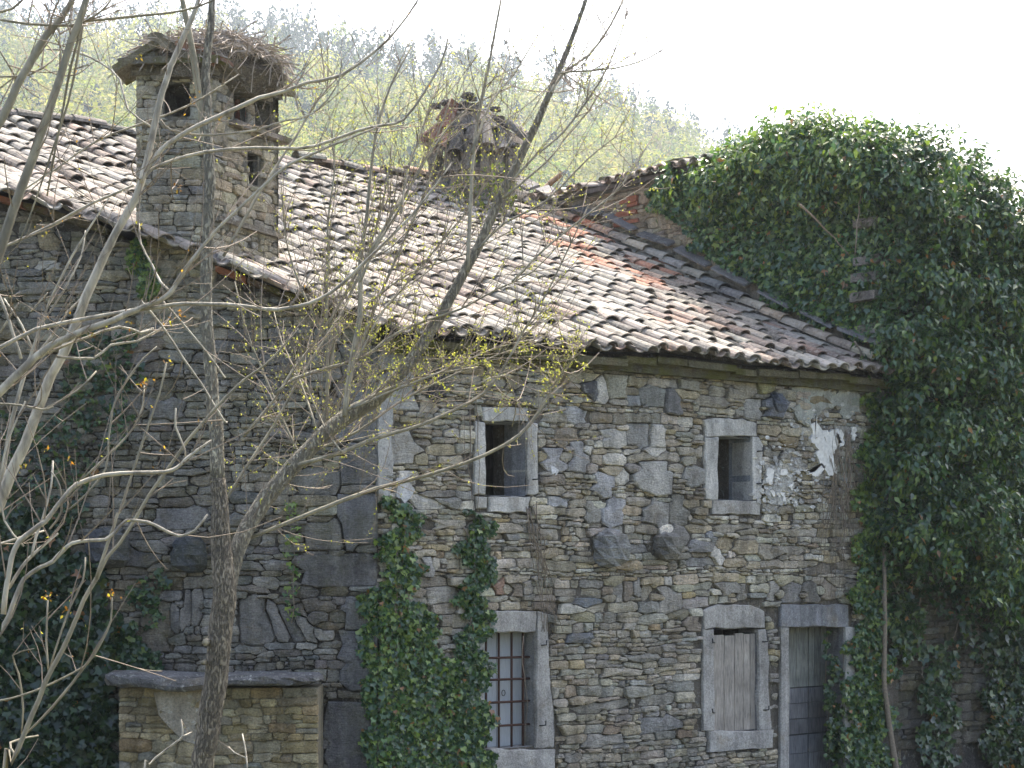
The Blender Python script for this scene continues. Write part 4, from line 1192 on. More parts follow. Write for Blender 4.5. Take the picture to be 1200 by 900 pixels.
# ================================================================== IVY
LEAF = np.array([(0, 0, 0), (-.42, .08, .10), (-.55, -.38, .12), (-.18, -.45, .03), (0, -1.0, 0), (.18, -.45, .03), (.55, -.38, .12), (.42, .08, .10)])
LEAF[:, 1] += .3
LEAF_T = np.array([(0, 1, 2), (0, 2, 3), (0, 3, 4), (0, 4, 5), (0, 5, 6), (0, 6, 7)])
LEAF_S = np.array([(0, .45, 0), (-.32, 0, .12), (0, -.75, -.05), (.32, 0, .12)])
LEAF_ST = np.array([(0, 1, 2), (0, 2, 3)])
def leaves(name, pts, nrm, size, cols, m, parent, up=None, tmpl=(LEAF, LEAF_T), droop=.35, spread=.55):
    "pts (n,3), nrm (n,3): leaf blades face nrm, tips hang"
    n = len(pts); T, TT = tmpl
    w = nrm+rng.normal(0, spread, (n, 3)); w[:, 2] += droop
    w /= np.linalg.norm(w, axis=1)[:, None]
    down = np.array([0, 0, -1.])+rng.normal(0, .55, (n, 3))
    y = down-w*(down*w).sum(1)[:, None]; y /= np.linalg.norm(y, axis=1)[:, None]+1e-9
    y = -y; x = np.cross(y, w)
    s = size*rng.uniform(.5, 1.45, n)
    V = pts[:, None, :]+s[:, None, None]*(T[None, :, 0:1]*x[:, None]+T[None, :, 1:2]*y[:, None]+T[None, :, 2:3]*w[:, None])
    Fc = (TT[None]+(np.arange(n)*len(T))[:, None, None]).reshape(-1, 3)
    C = np.repeat(cols, len(T), 0)
    return mk(name, V.reshape(-1, 3), Fc, C, m, parent, kind='stuff')
def ivycols(n, young=.12, dark=1.0, dead=.01):  # dark: leaf tone factor, also carries painted sun and shade on the ivy
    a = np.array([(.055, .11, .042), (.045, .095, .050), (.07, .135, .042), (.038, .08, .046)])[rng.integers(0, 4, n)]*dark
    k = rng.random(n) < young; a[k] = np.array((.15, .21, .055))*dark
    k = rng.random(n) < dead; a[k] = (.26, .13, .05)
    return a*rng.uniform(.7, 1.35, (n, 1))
def sample_wall(poly, n, pt, thick, edge=0):
    "pt(px,py)->point on the surface; uniform over pixel polygon"
    q = np.array(poly); x0, y0 = q.min(0); x1, y1 = q.max(0)
    xs = rng.uniform(x0, x1, n*3); ys = rng.uniform(y0, y1, n*3)
    # ragged edge
    jx = xs+9*np.sin(ys*.11)+5*np.sin(ys*.31+xs*.1); jy = ys+6*np.sin(xs*.13)
    k = inpoly(jx, jy, poly); xs, ys = xs[k][:n], ys[k][:n]
    return xs, ys
def side_pt(px, py, off=0):
    lam = (XR-off)/(math.sin(TH)+(px-600)/F*math.cos(TH)); return P(px, py, lam)
def front_pt(px, py, off=0): x, lam = MU(px, D-off); return P(px, py, lam)
def ivy_on(parent, name, poly, n, fun, nrm, thick, size, **k):
    xs, ys = sample_wall(poly, n, fun, thick)
    off = np.abs(rng.normal(0, 1, len(xs)))*thick+.02
    pts = np.array([fun(x, y, o) for x, y, o in zip(xs, ys, off)])
    return leaves(name, pts, np.broadcast_to(nrm, pts.shape), size, ivycols(len(pts), **k), M_IVY, parent)
def stems(parent, starts, fun, m=M_TWIG, rad=.012, n=10, name='stem'):
    for (x0, y0, x1, y1) in starts:
        k = 9; t = np.linspace(0, 1, k); wx = np.cumsum(rng.normal(0, 2.2, k))
        pts = [fun(x0+(x1-x0)*a+w, y0+(y1-y0)*a, .03+rng.uniform(0, .02)) for a, w in zip(t, wx)]
        tube_obj(name, pts, np.linspace(rad, rad*.4, k), m, parent, 5)

# --- great ivy of the tall building
big = thing('ivy', (XR-.2, D-.4, 0), 'huge mass of glossy dark ivy cloaking the taller building at the right', 'ivy')
PS = [(752, 212), (800, 200), (850, 180), (900, 150), (960, 142), (1035, 150), (1042, 400), (1010, 400), (960, 385), (900, 352), (860, 325), (820, 292), (800, 270), (782, 258), (768, 236)]
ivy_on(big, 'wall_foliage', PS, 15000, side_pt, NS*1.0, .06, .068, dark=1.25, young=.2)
# bulging crown: hanging sprays on lumpy ellipsoids
def sprays(parent, name, blobs, nspray, per, size, **kw):
    ptsL, nL = [], []
    tot = sum(b[3] for b in blobs)
    for cx, cy, off, wgt, (ra, rb, rc), fun in blobs:
        c = fun(cx, cy, off)
        for _ in range(int(nspray*wgt/tot)):
            d = rng.normal(0, 1, 3); d /= np.linalg.norm(d)
            if d @ A > .45: d -= 2*A*(d @ A)
            p = c+R*d[0]*ra+A*d[1]*rb+Z*d[2]*rc; p = p+rng.normal(0, .05, 3)
            g = R*d[0]/ra+A*d[1]/rb+Z*d[2]/rc; g /= np.linalg.norm(g)
            out = g*.8+np.array([0, 0, -.25]); out /= np.linalg.norm(out)
            t = rng.uniform(-.12, .26, per)
            q = p+out*t[:, None]+rng.normal(0, .055, (per, 3)); q[:, 2] -= np.clip(t, 0, 1)**2*1.2
            ptsL.append(q); nL.append(np.repeat((g+Z*.2)[None], per, 0))
    pts = np.concatenate(ptsL); nr = np.concatenate(nL)
    return leaves(name, pts, nr, size, ivycols(len(pts), **kw), M_IVY, parent, tmpl=(LEAF_S, LEAF_ST), droop=.25, spread=.6)
fs, ff = side_pt, front_pt
crown = []
for px, py, r in ((790, 208, .22), (830, 200, .28), (865, 190, .36), (900, 175, .42), (935, 163, .48), (965, 163, .5), (1000, 172, .5), (1025, 180, .5), (845, 215, .25), (885, 212, .3), (930, 205, .35), (975, 205, .4)):
    crown.append((px, py+10, .10, r*r*1.1, (r*.8, r*.62, r*.62), fs))
sprays(big, 'crown_foliage', crown, 720, 18, .07, young=.4, dark=1.2)  # sunlit top painted in: paler leaf mix and lighter leaf tone
fr = []
for px, py, r, off in ((1050, 196, .42, .3), (1090, 202, .42, .3), (1130, 222, .45, .35), (1170, 255, .5, .35), (1210, 285, .5, .3), (1060, 240, .45, .4), (1110, 255, .5, .45), (1160, 275, .5, .45), (1205, 300, .6, .4),
                       (1050, 310, .35, .25), (1085, 330, .42, .4), (1130, 345, .45, .55), (1175, 360, .5, .5), (1215, 380, .5, .4), (1060, 395, .35, .22), (1095, 420, .4, .4), (1145, 430, .45, .5), (1195, 450, .5, .5),
                       (1055, 470, .3, .2), (1090, 500, .38, .35), (1140, 515, .42, .5), (1190, 530, .45, .5), (1060, 550, .3, .2), (1100, 580, .38, .4), (1150, 595, .42, .55), (1200, 605, .45, .5), (1070, 625, .3, .25), (1120, 640, .3, .4), (1165, 650, .33, .55), (1205, 670, .35, .5), (1160, 690, .16, .5), (1190, 715, .18, .4), (1235, 450, .6, .4), (1240, 600, .6, .4), (1240, 330, .6, .3)):
    fr.append((px, py, off, r*r, (r, r*.7, r*.95), ff))
fr = [(px+rng.normal(0, 5), py+rng.normal(0, 5), off+rng.uniform(-.12, .22), w_, (a_*.74, b_, c_*.70), f_) for px, py, off, w_, (a_, b_, c_), f_ in fr]
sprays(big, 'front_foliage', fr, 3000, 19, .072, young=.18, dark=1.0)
ivy_on(big, 'wall_foliage', [(1028, 160), (1100, 175), (1240, 260), (1240, 700), (1160, 690), (1100, 660), (1030, 650)], 6500, front_pt, NM, .06, .08, dark=.6)  # shade behind the front sprays is put into a darker leaf colour
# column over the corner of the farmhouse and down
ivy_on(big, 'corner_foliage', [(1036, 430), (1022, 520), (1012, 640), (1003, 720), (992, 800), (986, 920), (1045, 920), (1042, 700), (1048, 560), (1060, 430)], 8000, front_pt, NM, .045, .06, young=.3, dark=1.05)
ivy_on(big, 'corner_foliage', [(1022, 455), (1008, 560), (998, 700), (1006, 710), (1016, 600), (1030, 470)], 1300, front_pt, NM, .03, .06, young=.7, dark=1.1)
ivy_on(big, 'creeping_foliage', [(1040, 650), (1110, 640), (1240, 690), (1240, 930), (1165, 930), (1150, 790), (1120, 740), (1080, 700), (1045, 740)], 2400, front_pt, NM, .05, .075, dark=.6, young=.05)  # creeping leaves darkened too: overhang shade put into their colour
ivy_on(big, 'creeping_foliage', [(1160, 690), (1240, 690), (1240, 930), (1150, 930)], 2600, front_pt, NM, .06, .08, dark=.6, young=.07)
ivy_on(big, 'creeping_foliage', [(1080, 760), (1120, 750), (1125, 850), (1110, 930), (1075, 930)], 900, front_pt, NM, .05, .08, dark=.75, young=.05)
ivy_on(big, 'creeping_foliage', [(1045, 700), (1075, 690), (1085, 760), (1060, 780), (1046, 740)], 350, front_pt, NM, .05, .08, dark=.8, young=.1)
stems(big, [(1062, 650, 1078, 735), (1030, 650, 1065, 705), (1085, 640, 1060, 740), (1110, 660, 1100, 720), (1125, 655, 1070, 690), (1195, 680, 1180, 730), (1100, 330, 1055, 400), (940, 240, 1000, 300), (1010, 220, 1000, 300), (1000, 400, 1030, 480), (1035, 400, 1038, 640), (1140, 700, 1120, 760), (1065, 720, 1078, 800)], front_pt, rad=.014)
tube_obj('trunk', [front_pt(x, y, .12) for x, y in ((1036, 620), (1037, 730), (1036, 800), (1042, 850), (1050, 900), (1058, 950))]+[front_pt(1060, 950, .15)*np.array([1, 1, 0])], [.02, .03, .032, .036, .04, .045, .05], M_TWIG, big, 7)
# bare vine net on the shaded right end of the front wall
stems(big, [(rng.uniform(968, 1000), rng.uniform(500, 560), rng.uniform(960, 1005), rng.uniform(600, 700)) for _ in range(38)], front_pt, M_TWIG, .005, name='vine')
# ivy beside the lower window
iv2 = thing('ivy', (UC+.6, D-.15, 0), 'bright two-pronged ivy climbing the front wall to the left of the grated window', 'ivy')
P2A = [(454, 582), (480, 588), (487, 640), (486, 700), (512, 750), (540, 795), (570, 835), (576, 920), (424, 920), (426, 820), (424, 740), (436, 700), (448, 650)]
def bent_pt(px, py, off=0):
    if px < 441: return lw3(px, py, off)
    return mw3(px, py, off)
xs, ys = sample_wall(P2A, 7200, None, 0)
def ivy_pts(parent, name, poly, n, fun, nrm, thick, size, **k):
    xs, ys = sample_wall(poly, n, fun, thick); off = np.abs(rng.normal(0, 1, len(xs)))*thick+.025
    pts = np.array([fun(x, y, o) for x, y, o in zip(xs, ys, off)]); return leaves(name, pts, np.broadcast_to(nrm, pts.shape), size, ivycols(len(pts), **k), M_IVY, parent)
ivy_pts(iv2, 'foliage', P2A, 8000, bent_pt, NM, .028, .051, young=.3, dark=1.15, dead=.02)
ivy_pts(iv2, 'foliage', [(546, 600), (572, 608), (578, 650), (570, 700), (568, 770), (574, 900), (525, 900), (515, 810), (538, 770), (538, 720), (540, 660)], 3600, bent_pt, NM, .022, .051, young=.12, dark=1.0)
ivy_pts(iv2, 'foliage', [(420, 700), (445, 690), (440, 780), (425, 800)], 260, bent_pt, NL, .03, .06, young=.3)
stems(iv2, [(462, 640, 458, 900), (470, 600, 462, 760), (552, 620, 545, 760), (541, 618, 547, 640), (455, 700, 470, 850)], bent_pt, rad=.012)
stems(iv2, [(618+rng.uniform(-6, 6), 600+rng.uniform(-20, 20), 640+rng.uniform(-10, 10), 740) for _ in range(9)]+[(556, 455, 552, 600), (548, 480, 556, 610), (612, 745, 618, 870)], mw3, rad=.006, name='bare_vine')
# ivy in the doorway
iv3 = thing('ivy', (MW(975, 735)[0], D, 0), 'thin dark ivy trailing down over the right side of the plank door', 'ivy')
ivy_pts(iv3, 'foliage', [(966, 745), (974, 740), (980, 800), (990, 850), (1000, 900), (1000, 930), (968, 930), (966, 850)], 1300, lambda x, y, o: mpt(x, y, D+.12-o), NM, .06, .055, dark=.75, young=.15)
stems(iv3, [(972, 742, 980, 920)], lambda x, y, o: mpt(x, y, D+.16), rad=.008)
# ivy on the wing wall
iv4 = thing('ivy', lw3(60, 900, .2)*np.array([1, 1, 0]), 'dense shaded ivy at the foot of the wing wall, left of the stone ledge', 'ivy')
ivy_pts(iv4, 'foliage', [(-60, 640), (40, 590), (90, 640), (125, 680), (140, 760), (140, 930), (-60, 930)], 9500, lw3, NL, .09, .075, dark=.5, young=.03)  # shade at the wall foot is put into the dark leaf tone
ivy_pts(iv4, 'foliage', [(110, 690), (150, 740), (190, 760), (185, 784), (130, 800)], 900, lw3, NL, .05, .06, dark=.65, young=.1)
ivy_pts(iv4, 'foliage', [(0, 480), (50, 500), (110, 470), (115, 600), (60, 640), (-20, 640)], 520, lw3, NL, .03, .06, dark=.65)
stems(iv4, [(30, 640, 40, 900), (110, 650, 90, 900), (80, 500, 100, 660), (140, 440, 120, 640), (8, 520, 10, 700)], lw3, rad=.01)
iv5 = thing('ivy', lw3(120, 430, .05), 'sparse ivy creeping across the middle of the wing wall, behind the pale leaning stems', 'ivy')
for q, n in (([(70, 400), (120, 385), (170, 400), (165, 440), (120, 470), (85, 500), (70, 450)], 330), ([(100, 455), (160, 440), (150, 520), (120, 530)], 130), ([(150, 700), (180, 660), (200, 690), (170, 740)], 170)): ivy_pts(iv5, 'foliage', q, n, lw3, NL, .03, .055, dark=.75, young=.1)
stems(iv5, [(150, 380, 80, 470), (85, 400, 78, 520)], lw3, rad=.007)
iv6 = thing('ivy', lw3(172, 330, .05), 'small bright green ivy tuft under the foot of the broad chimney', 'ivy')
ivy_pts(iv6, 'foliage', [(155, 288), (168, 280), (185, 305), (188, 350), (165, 352), (150, 320)], 330, lw3, NL, .05, .05, dark=1.2, young=.6)
stems(iv6, [(168, 290, 172, 350)], lw3, rad=.006)
iv8 = thing('vine', lw3(342, 720, .03), 'few yellowish vine leaves climbing the dark stones below the leaning fork', 'vine')
ivy_pts(iv8, 'foliage', [(332, 590), (350, 590), (352, 730), (334, 730)], 70, lw3, NL, .02, .05, dark=1.3, young=.7)
stems(iv8, [(341, 730, 338, 590)], lw3, rad=.005)
iv7 = thing('creeper', P2(560, 240, -.5), 'leafy yellow-green creeper growing up the foot of the ridge chimney', 'creeper')
xs, ys = sample_wall([(525, 205), (560, 200), (575, 180), (592, 180), (600, 215), (618, 245), (590, 262), (560, 255), (530, 262), (515, 230)], 330, None, 0)
pts = np.array([P2(x, y, -.55+rng.uniform(-.15, .1)) for x, y in zip(xs, ys)])
cc_ = np.array([(.13, .17, .035), (.17, .19, .05), (.06, .09, .03)])[rng.integers(0, 3, len(pts))]
leaves('foliage', pts, np.broadcast_to(-A, pts.shape), .055, cc_, M_BUD, iv7, tmpl=(LEAF_S, LEAF_ST))
stems(iv7, [(540+i*9, 255, 530+i*10+rng.uniform(-8, 8), 185) for i in range(6)], lambda x, y, o: P2(x, y, -.5), rad=.008)

# ================================================================== BARE TREES
def spline(pts, step):
    pts = np.asarray(pts, float); n = len(pts)
    if n < 3:
        k = max(2, int(np.linalg.norm(pts[-1][:3]-pts[0][:3])/step)); t = np.linspace(0, 1, k+1)[:, None]; return pts[0]*(1-t)+pts[-1]*t
    Pp = np.vstack([2*pts[0]-pts[1], pts, 2*pts[-1]-pts[-2]]); out = []
    for i in range(n-1):
        p0, p1, p2, p3 = Pp[i:i+4]; k = max(2, int(np.linalg.norm(p2[:3]-p1[:3])/step))
        for t in np.linspace(0, 1, k, endpoint=False):
            out.append(.5*((2*p1)+(-p0+p2)*t+(2*p0-5*p1+4*p2-p3)*t*t+(-p0+3*p1-3*p2+p3)*t**3))
    out.append(pts[-1]); return np.array(out)
def limb(name, tr, path, l0, l1, m, parent, tomod=None, ground=False, knob=.06):
    "path: (px,py,width px); depth runs from l0 to l1"
    k = len(path); a = []
    for i, (x, y, w) in enumerate(path):
        lam = l0+(l1-l0)*i/(k-1); p = P(x, y, lam); a.append([*p, w*(.78 if lam < 11 else .82)/2/F*lam])
    if ground:   # carry the foot down to the ground
        f = np.array(a[0]); g_ = f.copy(); g_[2] = -.1; g_[3] *= 1.12; g_[:3] += (f[:3]-np.array(a[1][:3]))*np.array([.5, .5, 0])
        a = [list(g_)]+a
    q = spline(a, .12); q[:, 3] = np.maximum(q[:, 3], .0018)
    if q[:, 3].max() > .008: q[:, 3] *= 1+rng.normal(0, knob, len(q))*.5
    q[1:-1, :3] += rng.normal(0, .13 if lam < 11 else .08, (len(q)-2, 3))*q[1:-1, 3:4]
    V, Fc = tube(q[:, :3], q[:, 3], 10 if q[:, 3].max() > .04 else 6)
    tr.append(q)
    o = mk(name, V, Fc, np.ones((len(V), 3)), m, parent, smooth=True)
    return o
def twiggery(parent, tr, n, m, Lr, rad, leafn=0, leafsize=.014, lcol=None, upb=.5, budcol=None, sub=2, minr=0, region=None, leafname='buds'):
    mb = MB(); LP_, made = [], 0; tips = []
    weights = np.array([len(q) for q in tr], float); weights /= weights.sum()
    tries = 0
    while made < n and tries < n*12:
        tries += 1
        q = tr[rng.choice(len(tr), p=weights)]; i = rng.integers(1, len(q)-1)
        p = q[i, :3]; T = q[i+1, :3]-q[i-1, :3]; T /= np.linalg.norm(T)+1e-9
        px, py, lam = proj(p)
        if region is not None and not region(px, py): continue
        if q[i, 3] > .09: continue
        d = T*rng.uniform(.3, .9)+rng.normal(0, .5, 3)+Z*upb*rng.uniform(.3, 1); d /= np.linalg.norm(d)
        L = rng.uniform(*Lr); k = 5; bend = rng.normal(0, .2, 3)+Z*.18
        pts = np.array([p+d*L*t+bend*L*t*t for t in np.linspace(0, 1, k)]); r0 = rad*rng.uniform(.7, 1.4)
        V, Fc = tube(pts, np.linspace(r0, r0*.45, k), 4, False); mb.add(V, Fc); made += 1; tips.append(pts[-1])
        segs = [pts]
        for _ in range(rng.integers(0, sub+1)):
            t0 = rng.integers(1, 4); d2 = (pts[t0+1]-pts[t0]); d2 = d2/np.linalg.norm(d2)+rng.normal(0, .55, 3)+Z*.15; d2 /= np.linalg.norm(d2); L2 = L*rng.uniform(.25, .55)
            pp = np.array([pts[t0]+d2*L2*t+Z*.1*L2*t*t for t in (0, .35, .7, 1)])
            V, Fc = tube(pp, np.linspace(r0*.7, r0*.35, 4), 4, False); mb.add(V, Fc); segs.append(pp); tips.append(pp[-1])
        for s in segs:
            for _ in range(rng.poisson(leafn)): 
                t = rng.uniform(.2, 1)*(len(s)-1); a_ = int(min(t, len(s)-2)); LP_.append(s[a_]+(s[a_+1]-s[a_])*(t-a_)+rng.normal(0, .008, 3))
    mbo('twigs', mb, m, parent, kind='stuff')
    if LP_:
        pts = np.array(LP_); n_ = len(pts); c = np.array(lcol)[rng.integers(0, len(lcol), n_)]*rng.uniform(.8, 1.25, (n_, 1))
        leaves(leafname, pts, rng.normal(0, 1, (n_, 3))*.7-A*.5, leafsize, c, M_BUD, parent, tmpl=(LEAF_S, LEAF_ST), spread=.8)
    return tips
def shoots(parent, pts_px, lam, colr=(.20, .13, .05), n=6, size=.014):
    "little fans of opening leaves at given places"
    L_ = []
    for (x, y) in pts_px[::2]:
        c = P(x, y, lam); L_.append(c+rng.normal(0, .013, (n, 3)))
    pts = np.concatenate(L_); c = np.array([colr, (.30, .24, .05), (.22, .10, .03)])[rng.integers(0, 3, len(pts))]*rng.uniform(.7, 1.2, (len(pts), 1))
    leaves('young_leaves', pts, rng.normal(0, .6, (len(pts), 3))-A*.6+Z*.3, size, c, M_BUD, parent, tmpl=(LEAF_S, LEAF_ST), spread=.7)
YG = [(.36, .36, .12), (.30, .31, .09), (.40, .37, .17), (.24, .26, .07)]

T1 = P(240, 900, 12.0); T1[2] = 0
t1 = thing('forked_tree', T1, 'tall bare tree with furrowed trunk and long leaning fork, in front of the ledge', 'tree')
tr1 = []
limb('trunk', tr1, [(236, 925, 33), (240, 880, 33), (247, 830, 35), (256, 765, 35), (262, 700, 37), (259, 640, 30), (257, 590, 24), (255, 560, 22)], 12, 12, M_BARK, t1, ground=True)
limb('upper_trunk', tr1, [(255, 566, 22), (254, 520, 21), (248, 450, 19), (243, 380, 18), (242, 300, 17), (246, 220, 16), (243, 150, 14), (241, 90, 13), (247, 30, 11), (249, -20, 9), (252, -90, 6)], 12, 12.3, M_FORK, t1)
tr_d = []
limb('fork', tr_d, [(259, 760, 20), (263, 705, 26), (276, 650, 25), (290, 618, 25), (312, 584, 25), (345, 545, 24), (380, 508, 23), (410, 486, 23), (440, 468, 21), (470, 438, 19), (505, 388, 17), (535, 335, 15), (560, 290, 14), (585, 235, 13), (612, 180, 12), (637, 125, 10), (662, 66, 8), (685, 5, 6), (700, -50, 4)], 12, 13.2, M_FORK, t1)
limb('limb', tr_d, [(243, 190, 9), (234, 120, 10), (226, 60, 10), (217, 15, 8), (205, -40, 6)], 12.2, 12.1, M_LIMB, t1)
for path in [
 [(404, 488, 8), (408, 450, 9), (414, 415, 9), (422, 370, 8), (422, 310, 7), (430, 250, 5), (440, 160, 4), (458, 100, 3), (482, 55, 2)],
 [(548, 318, 6), (551, 250, 6), (554, 190, 5), (560, 140, 5), (572, 80, 4), (588, -5, 3)],
 [(294, 630, 5), (350, 607, 6), (400, 587, 6), (440, 573, 6), (497, 558, 5), (567, 534, 5), (608, 510, 5), (630, 485, 5), (654, 446, 3.5), (672, 420, 2.5), (684, 385, 2)],
 [(350, 545, 7), (400, 530, 6), (432, 517, 6), (480, 502, 5), (508, 492, 5), (568, 460, 4.5), (600, 414, 3.5), (612, 390, 3), (640, 345, 2.5), (690, 240, 1.8)],
 [(415, 478, 5), (450, 462, 4), (504, 441, 4), (540, 426, 3.5), (580, 408, 2.5), (625, 398, 2)],
 [(408, 480, 5), (440, 462, 5), (475, 448, 4), (500, 440, 3.5), (560, 430, 2)],
 [(322, 462, 5), (345, 444, 5), (380, 432, 5), (424, 420, 4.5), (450, 400, 4.5), (468, 389, 4), (498, 376, 4), (540, 362, 3), (580, 340, 2.5), (625, 318, 2), (660, 280, 1.5)],
 [(262, 300, 4), (300, 233, 4), (320, 200, 3.5), (347, 160, 3.5), (370, 120, 3), (398, 88, 2)],
 [(600, 212, 5), (630, 180, 4), (660, 155, 3.5), (700, 100, 3), (720, 60, 2), (740, 0, 1.6)],
 [(640, 120, 5), (660, 85, 4), (690, 65, 3.5), (715, 30, 3), (735, -10, 2)],
 [(655, 86, 4), (670, 84, 3), (720, 80, 2.5), (760, 68, 2), (800, 42, 1.3)],
 [(645, 108, 3), (660, 107, 2.5), (678, 103, 1.5)],
 [(590, 232, 4), (640, 190, 3), (660, 165, 2.5), (690, 130, 2), (712, 95, 1.5)],
 [(560, 292, 4), (590, 262, 3.5), (640, 235, 3), (690, 185, 2.5), (735, 150, 1.6)],
 [(600, 330, 3), (640, 290, 3), (690, 250, 3), (730, 215, 2.2), (765, 160, 1.5)],
 [(553, 180, 4), (575, 120, 3), (600, 90, 2.4), (632, 38, 1.6)],
 [(400, 530, 3.5), (380, 500, 3), (358, 450, 2.6), (345, 438, 2)],
 [(372, 505, 3), (360, 470, 3), (347, 435, 2.6), (330, 400, 2), (320, 360, 1.6)],
 [(432, 300, 4), (460, 250, 4), (480, 220, 3.5), (510, 170, 3), (545, 130, 2.4), (600, 100, 1.6)],
 [(422, 330, 4), (440, 290, 4), (465, 250, 3.5), (490, 200, 3), (512, 160, 2.4), (530, 110, 2)],
 [(470, 250, 3), (478, 200, 3), (495, 150, 2.4), (512, 100, 1.8)],
 [(285, 512, 4), (320, 470, 4), (343, 434, 4), (370, 400, 4), (397, 358, 4), (418, 320, 4), (445, 275, 3), (470, 230, 2.4)],
 [(262, 590, 4), (290, 545, 4), (320, 500, 4), (345, 455, 4), (360, 430, 3.5), (385, 390, 3), (410, 350, 2.5)],
 [(420, 420, 3), (445, 370, 3), (470, 340, 2.5), (505, 315, 2), (530, 270, 1.6)],
 [(700, 395, 2), (672, 420, 2), (650, 450, 2.4), (640, 470, 2.4)], [(560, 450, 2), (590, 440, 2), (605, 470, 1.6), (600, 500, 1.5)],
]: limb('branch', tr_d, path, 12.2, 12.9, M_LIMB, t1)
inr = lambda px, py: 255 < px < 760 and 60 < py < 640
twiggery(t1, tr_d, 460, M_TWIG, (.15, .75), .0032, 5.0, .0125, YG, region=inr)
twiggery(t1, tr_d, 70, M_TWIG, (.2, .8), .003, 0, .01, YG, region=lambda x, y: y < 140)
twiggery(t1, tr_d, 120, M_TWIG, (.1, .3), .003, 9, .014, YG, region=lambda x, y: (420 < x < 720 and 370 < y < 470) , leafname='bud_clusters')
tube_obj('knot', [P(243, 752, 11.95), P(240, 753, 11.83)], [.024, .019], M_LIMB, t1, 8); tube_obj('knot', [P(240, 776, 11.95), P(237, 776, 11.84)], [.018, .013], M_LIMB, t1, 8)

# bushy tree behind (fine grey twigs in front of the ridge)
T5 = P(250, 900, 14.6); T5[2] = 0
t5 = thing('leafing_shrub_tree', T5, 'slim many-stemmed tree just coming into tiny yellow leaf, before the middle of the farmhouse roof', 'tree'); tr5 = []
limb('trunk', tr5, [(246, 930, 8), (254, 820, 8), (262, 700, 7), (290, 620, 7), (335, 558, 6), (372, 522, 6), (380, 490, 6), (384, 440, 5), (382, 360, 5), (386, 300, 4)], 14.6, 14.6, M_LIMB, t5, ground=True)
for path in [[(380, 520, 5), (410, 440, 4), (440, 360, 4), (470, 290, 3.5), (500, 220, 3), (520, 150, 2)], [(384, 440, 4), (400, 370, 4), (430, 300, 3), (450, 230, 3), (460, 170, 2)], [(382, 400, 4), (350, 330, 3), (335, 280, 2.5), (330, 220, 2)],
             [(430, 385, 3), (470, 340, 3), (520, 280, 2.5), (560, 230, 2.2), (600, 160, 1.6)], [(386, 320, 4), (384, 260, 3), (392, 200, 2.5), (388, 150, 2)], [(440, 350, 3), (480, 320, 2.5), (540, 300, 2), (600, 270, 1.6), (650, 250, 1.4)], [(365, 530, 4), (420, 505, 3.5), (470, 470, 3), (530, 440, 2.4), (600, 410, 2), (660, 400, 1.5)],
             [(355, 540, 4), (335, 500, 3.5), (310, 440, 3), (290, 390, 2.4), (275, 330, 2)]]: limb('branch', tr5, path, 14.6, 14.9, M_LIMB, t5)
twiggery(t5, tr5, 350, M_TWIG, (.2, .85), .0034, 4.5, .014, YG, region=lambda x, y: 280 < x < 700 and y < 600, upb=.7)

# pale stems at the left, several trees with different stances
def tree(label, foot, paths, lam, m, tw, leafpx=(), rootname='sapling', twr=.0032, twL=(.12, .5), dl=.3, extra=()):
    px, py = foot; p = P(px, py, lam); p[2] = 0
    t = thing(rootname, p, label, 'tree'); tr = []
    for i, path in enumerate(paths): limb('trunk' if i == 0 else 'branch', tr, path, lam+(0 if i == 0 else .02*i), lam+dl*(.3+.2*i % 1), m, t, ground=(i == 0))
    if tw: twiggery(t, tr, tw, M_TWIG, twL, twr, .35, .011, [(.38, .20, .04), (.35, .33, .08)], region=lambda x, y: x > -40 and y > -60, upb=.6, sub=1)
    if leafpx: shoots(t, leafpx, lam)
    return t, tr
tree('pale sapling leaning right, its top passing in front of the broad chimney', (-60, 900),
 [[(-40, 700, 17), (0, 592, 17), (30, 520, 16), (62, 440, 15), (100, 350, 14), (123, 300, 13), (150, 248, 12), (167, 213, 11), (180, 150, 10), (190, 110, 9), (200, 77, 9), (217, 40, 8), (231, 5, 7), (245, -40, 5)],
  [(166, 214, 7), (172, 196, 7), (188, 176, 7), (210, 160, 7), (233, 147, 7), (277, 127, 7), (303, 115, 6), (333, 107, 5.5), (360, 97, 5), (400, 88, 5), (443, 57, 4), (465, 35, 3), (488, 2, 2.5), (500, -30, 2)],
  [(168, 210, 5), (178, 198, 5), (200, 189, 5), (240, 178, 5), (300, 173, 5), (350, 174, 5), (385, 166, 4.5), (420, 153, 4.5), (450, 146, 4), (473, 140, 4), (497, 108, 4), (517, 74, 3), (525, 45, 3)],
  [(157, 217, 4), (110, 237, 4), (63, 262, 5), (10, 287, 4), (-30, 300, 3)],
  [(180, 150, 3), (150, 128, 3), (140, 93, 3.5), (117, 73, 3), (87, 60, 3), (55, 58, 2.5)],
  [(188, 140, 3), (200, 152, 3.5), (233, 158, 3.5), (267, 157, 3.5), (300, 152, 3.5), (333, 142, 3), (367, 133, 3), (397, 97, 2.4), (400, 60, 2)],
  [(27, 223, 2.5), (67, 197, 3), (110, 167, 3), (150, 150, 3), (200, 133, 3), (240, 113, 2.6), (280, 87, 2)]],
 9.0, M_PALE, 75, [(164, 69), (190, 82), (230, 105), (232, 98), (43, 263), (46, 258), (210, 217), (205, 254), (165, 264), (208, 228), (260, 140), (278, 56), (228, 115), (148, 130), (212, 368), (205, 364)])
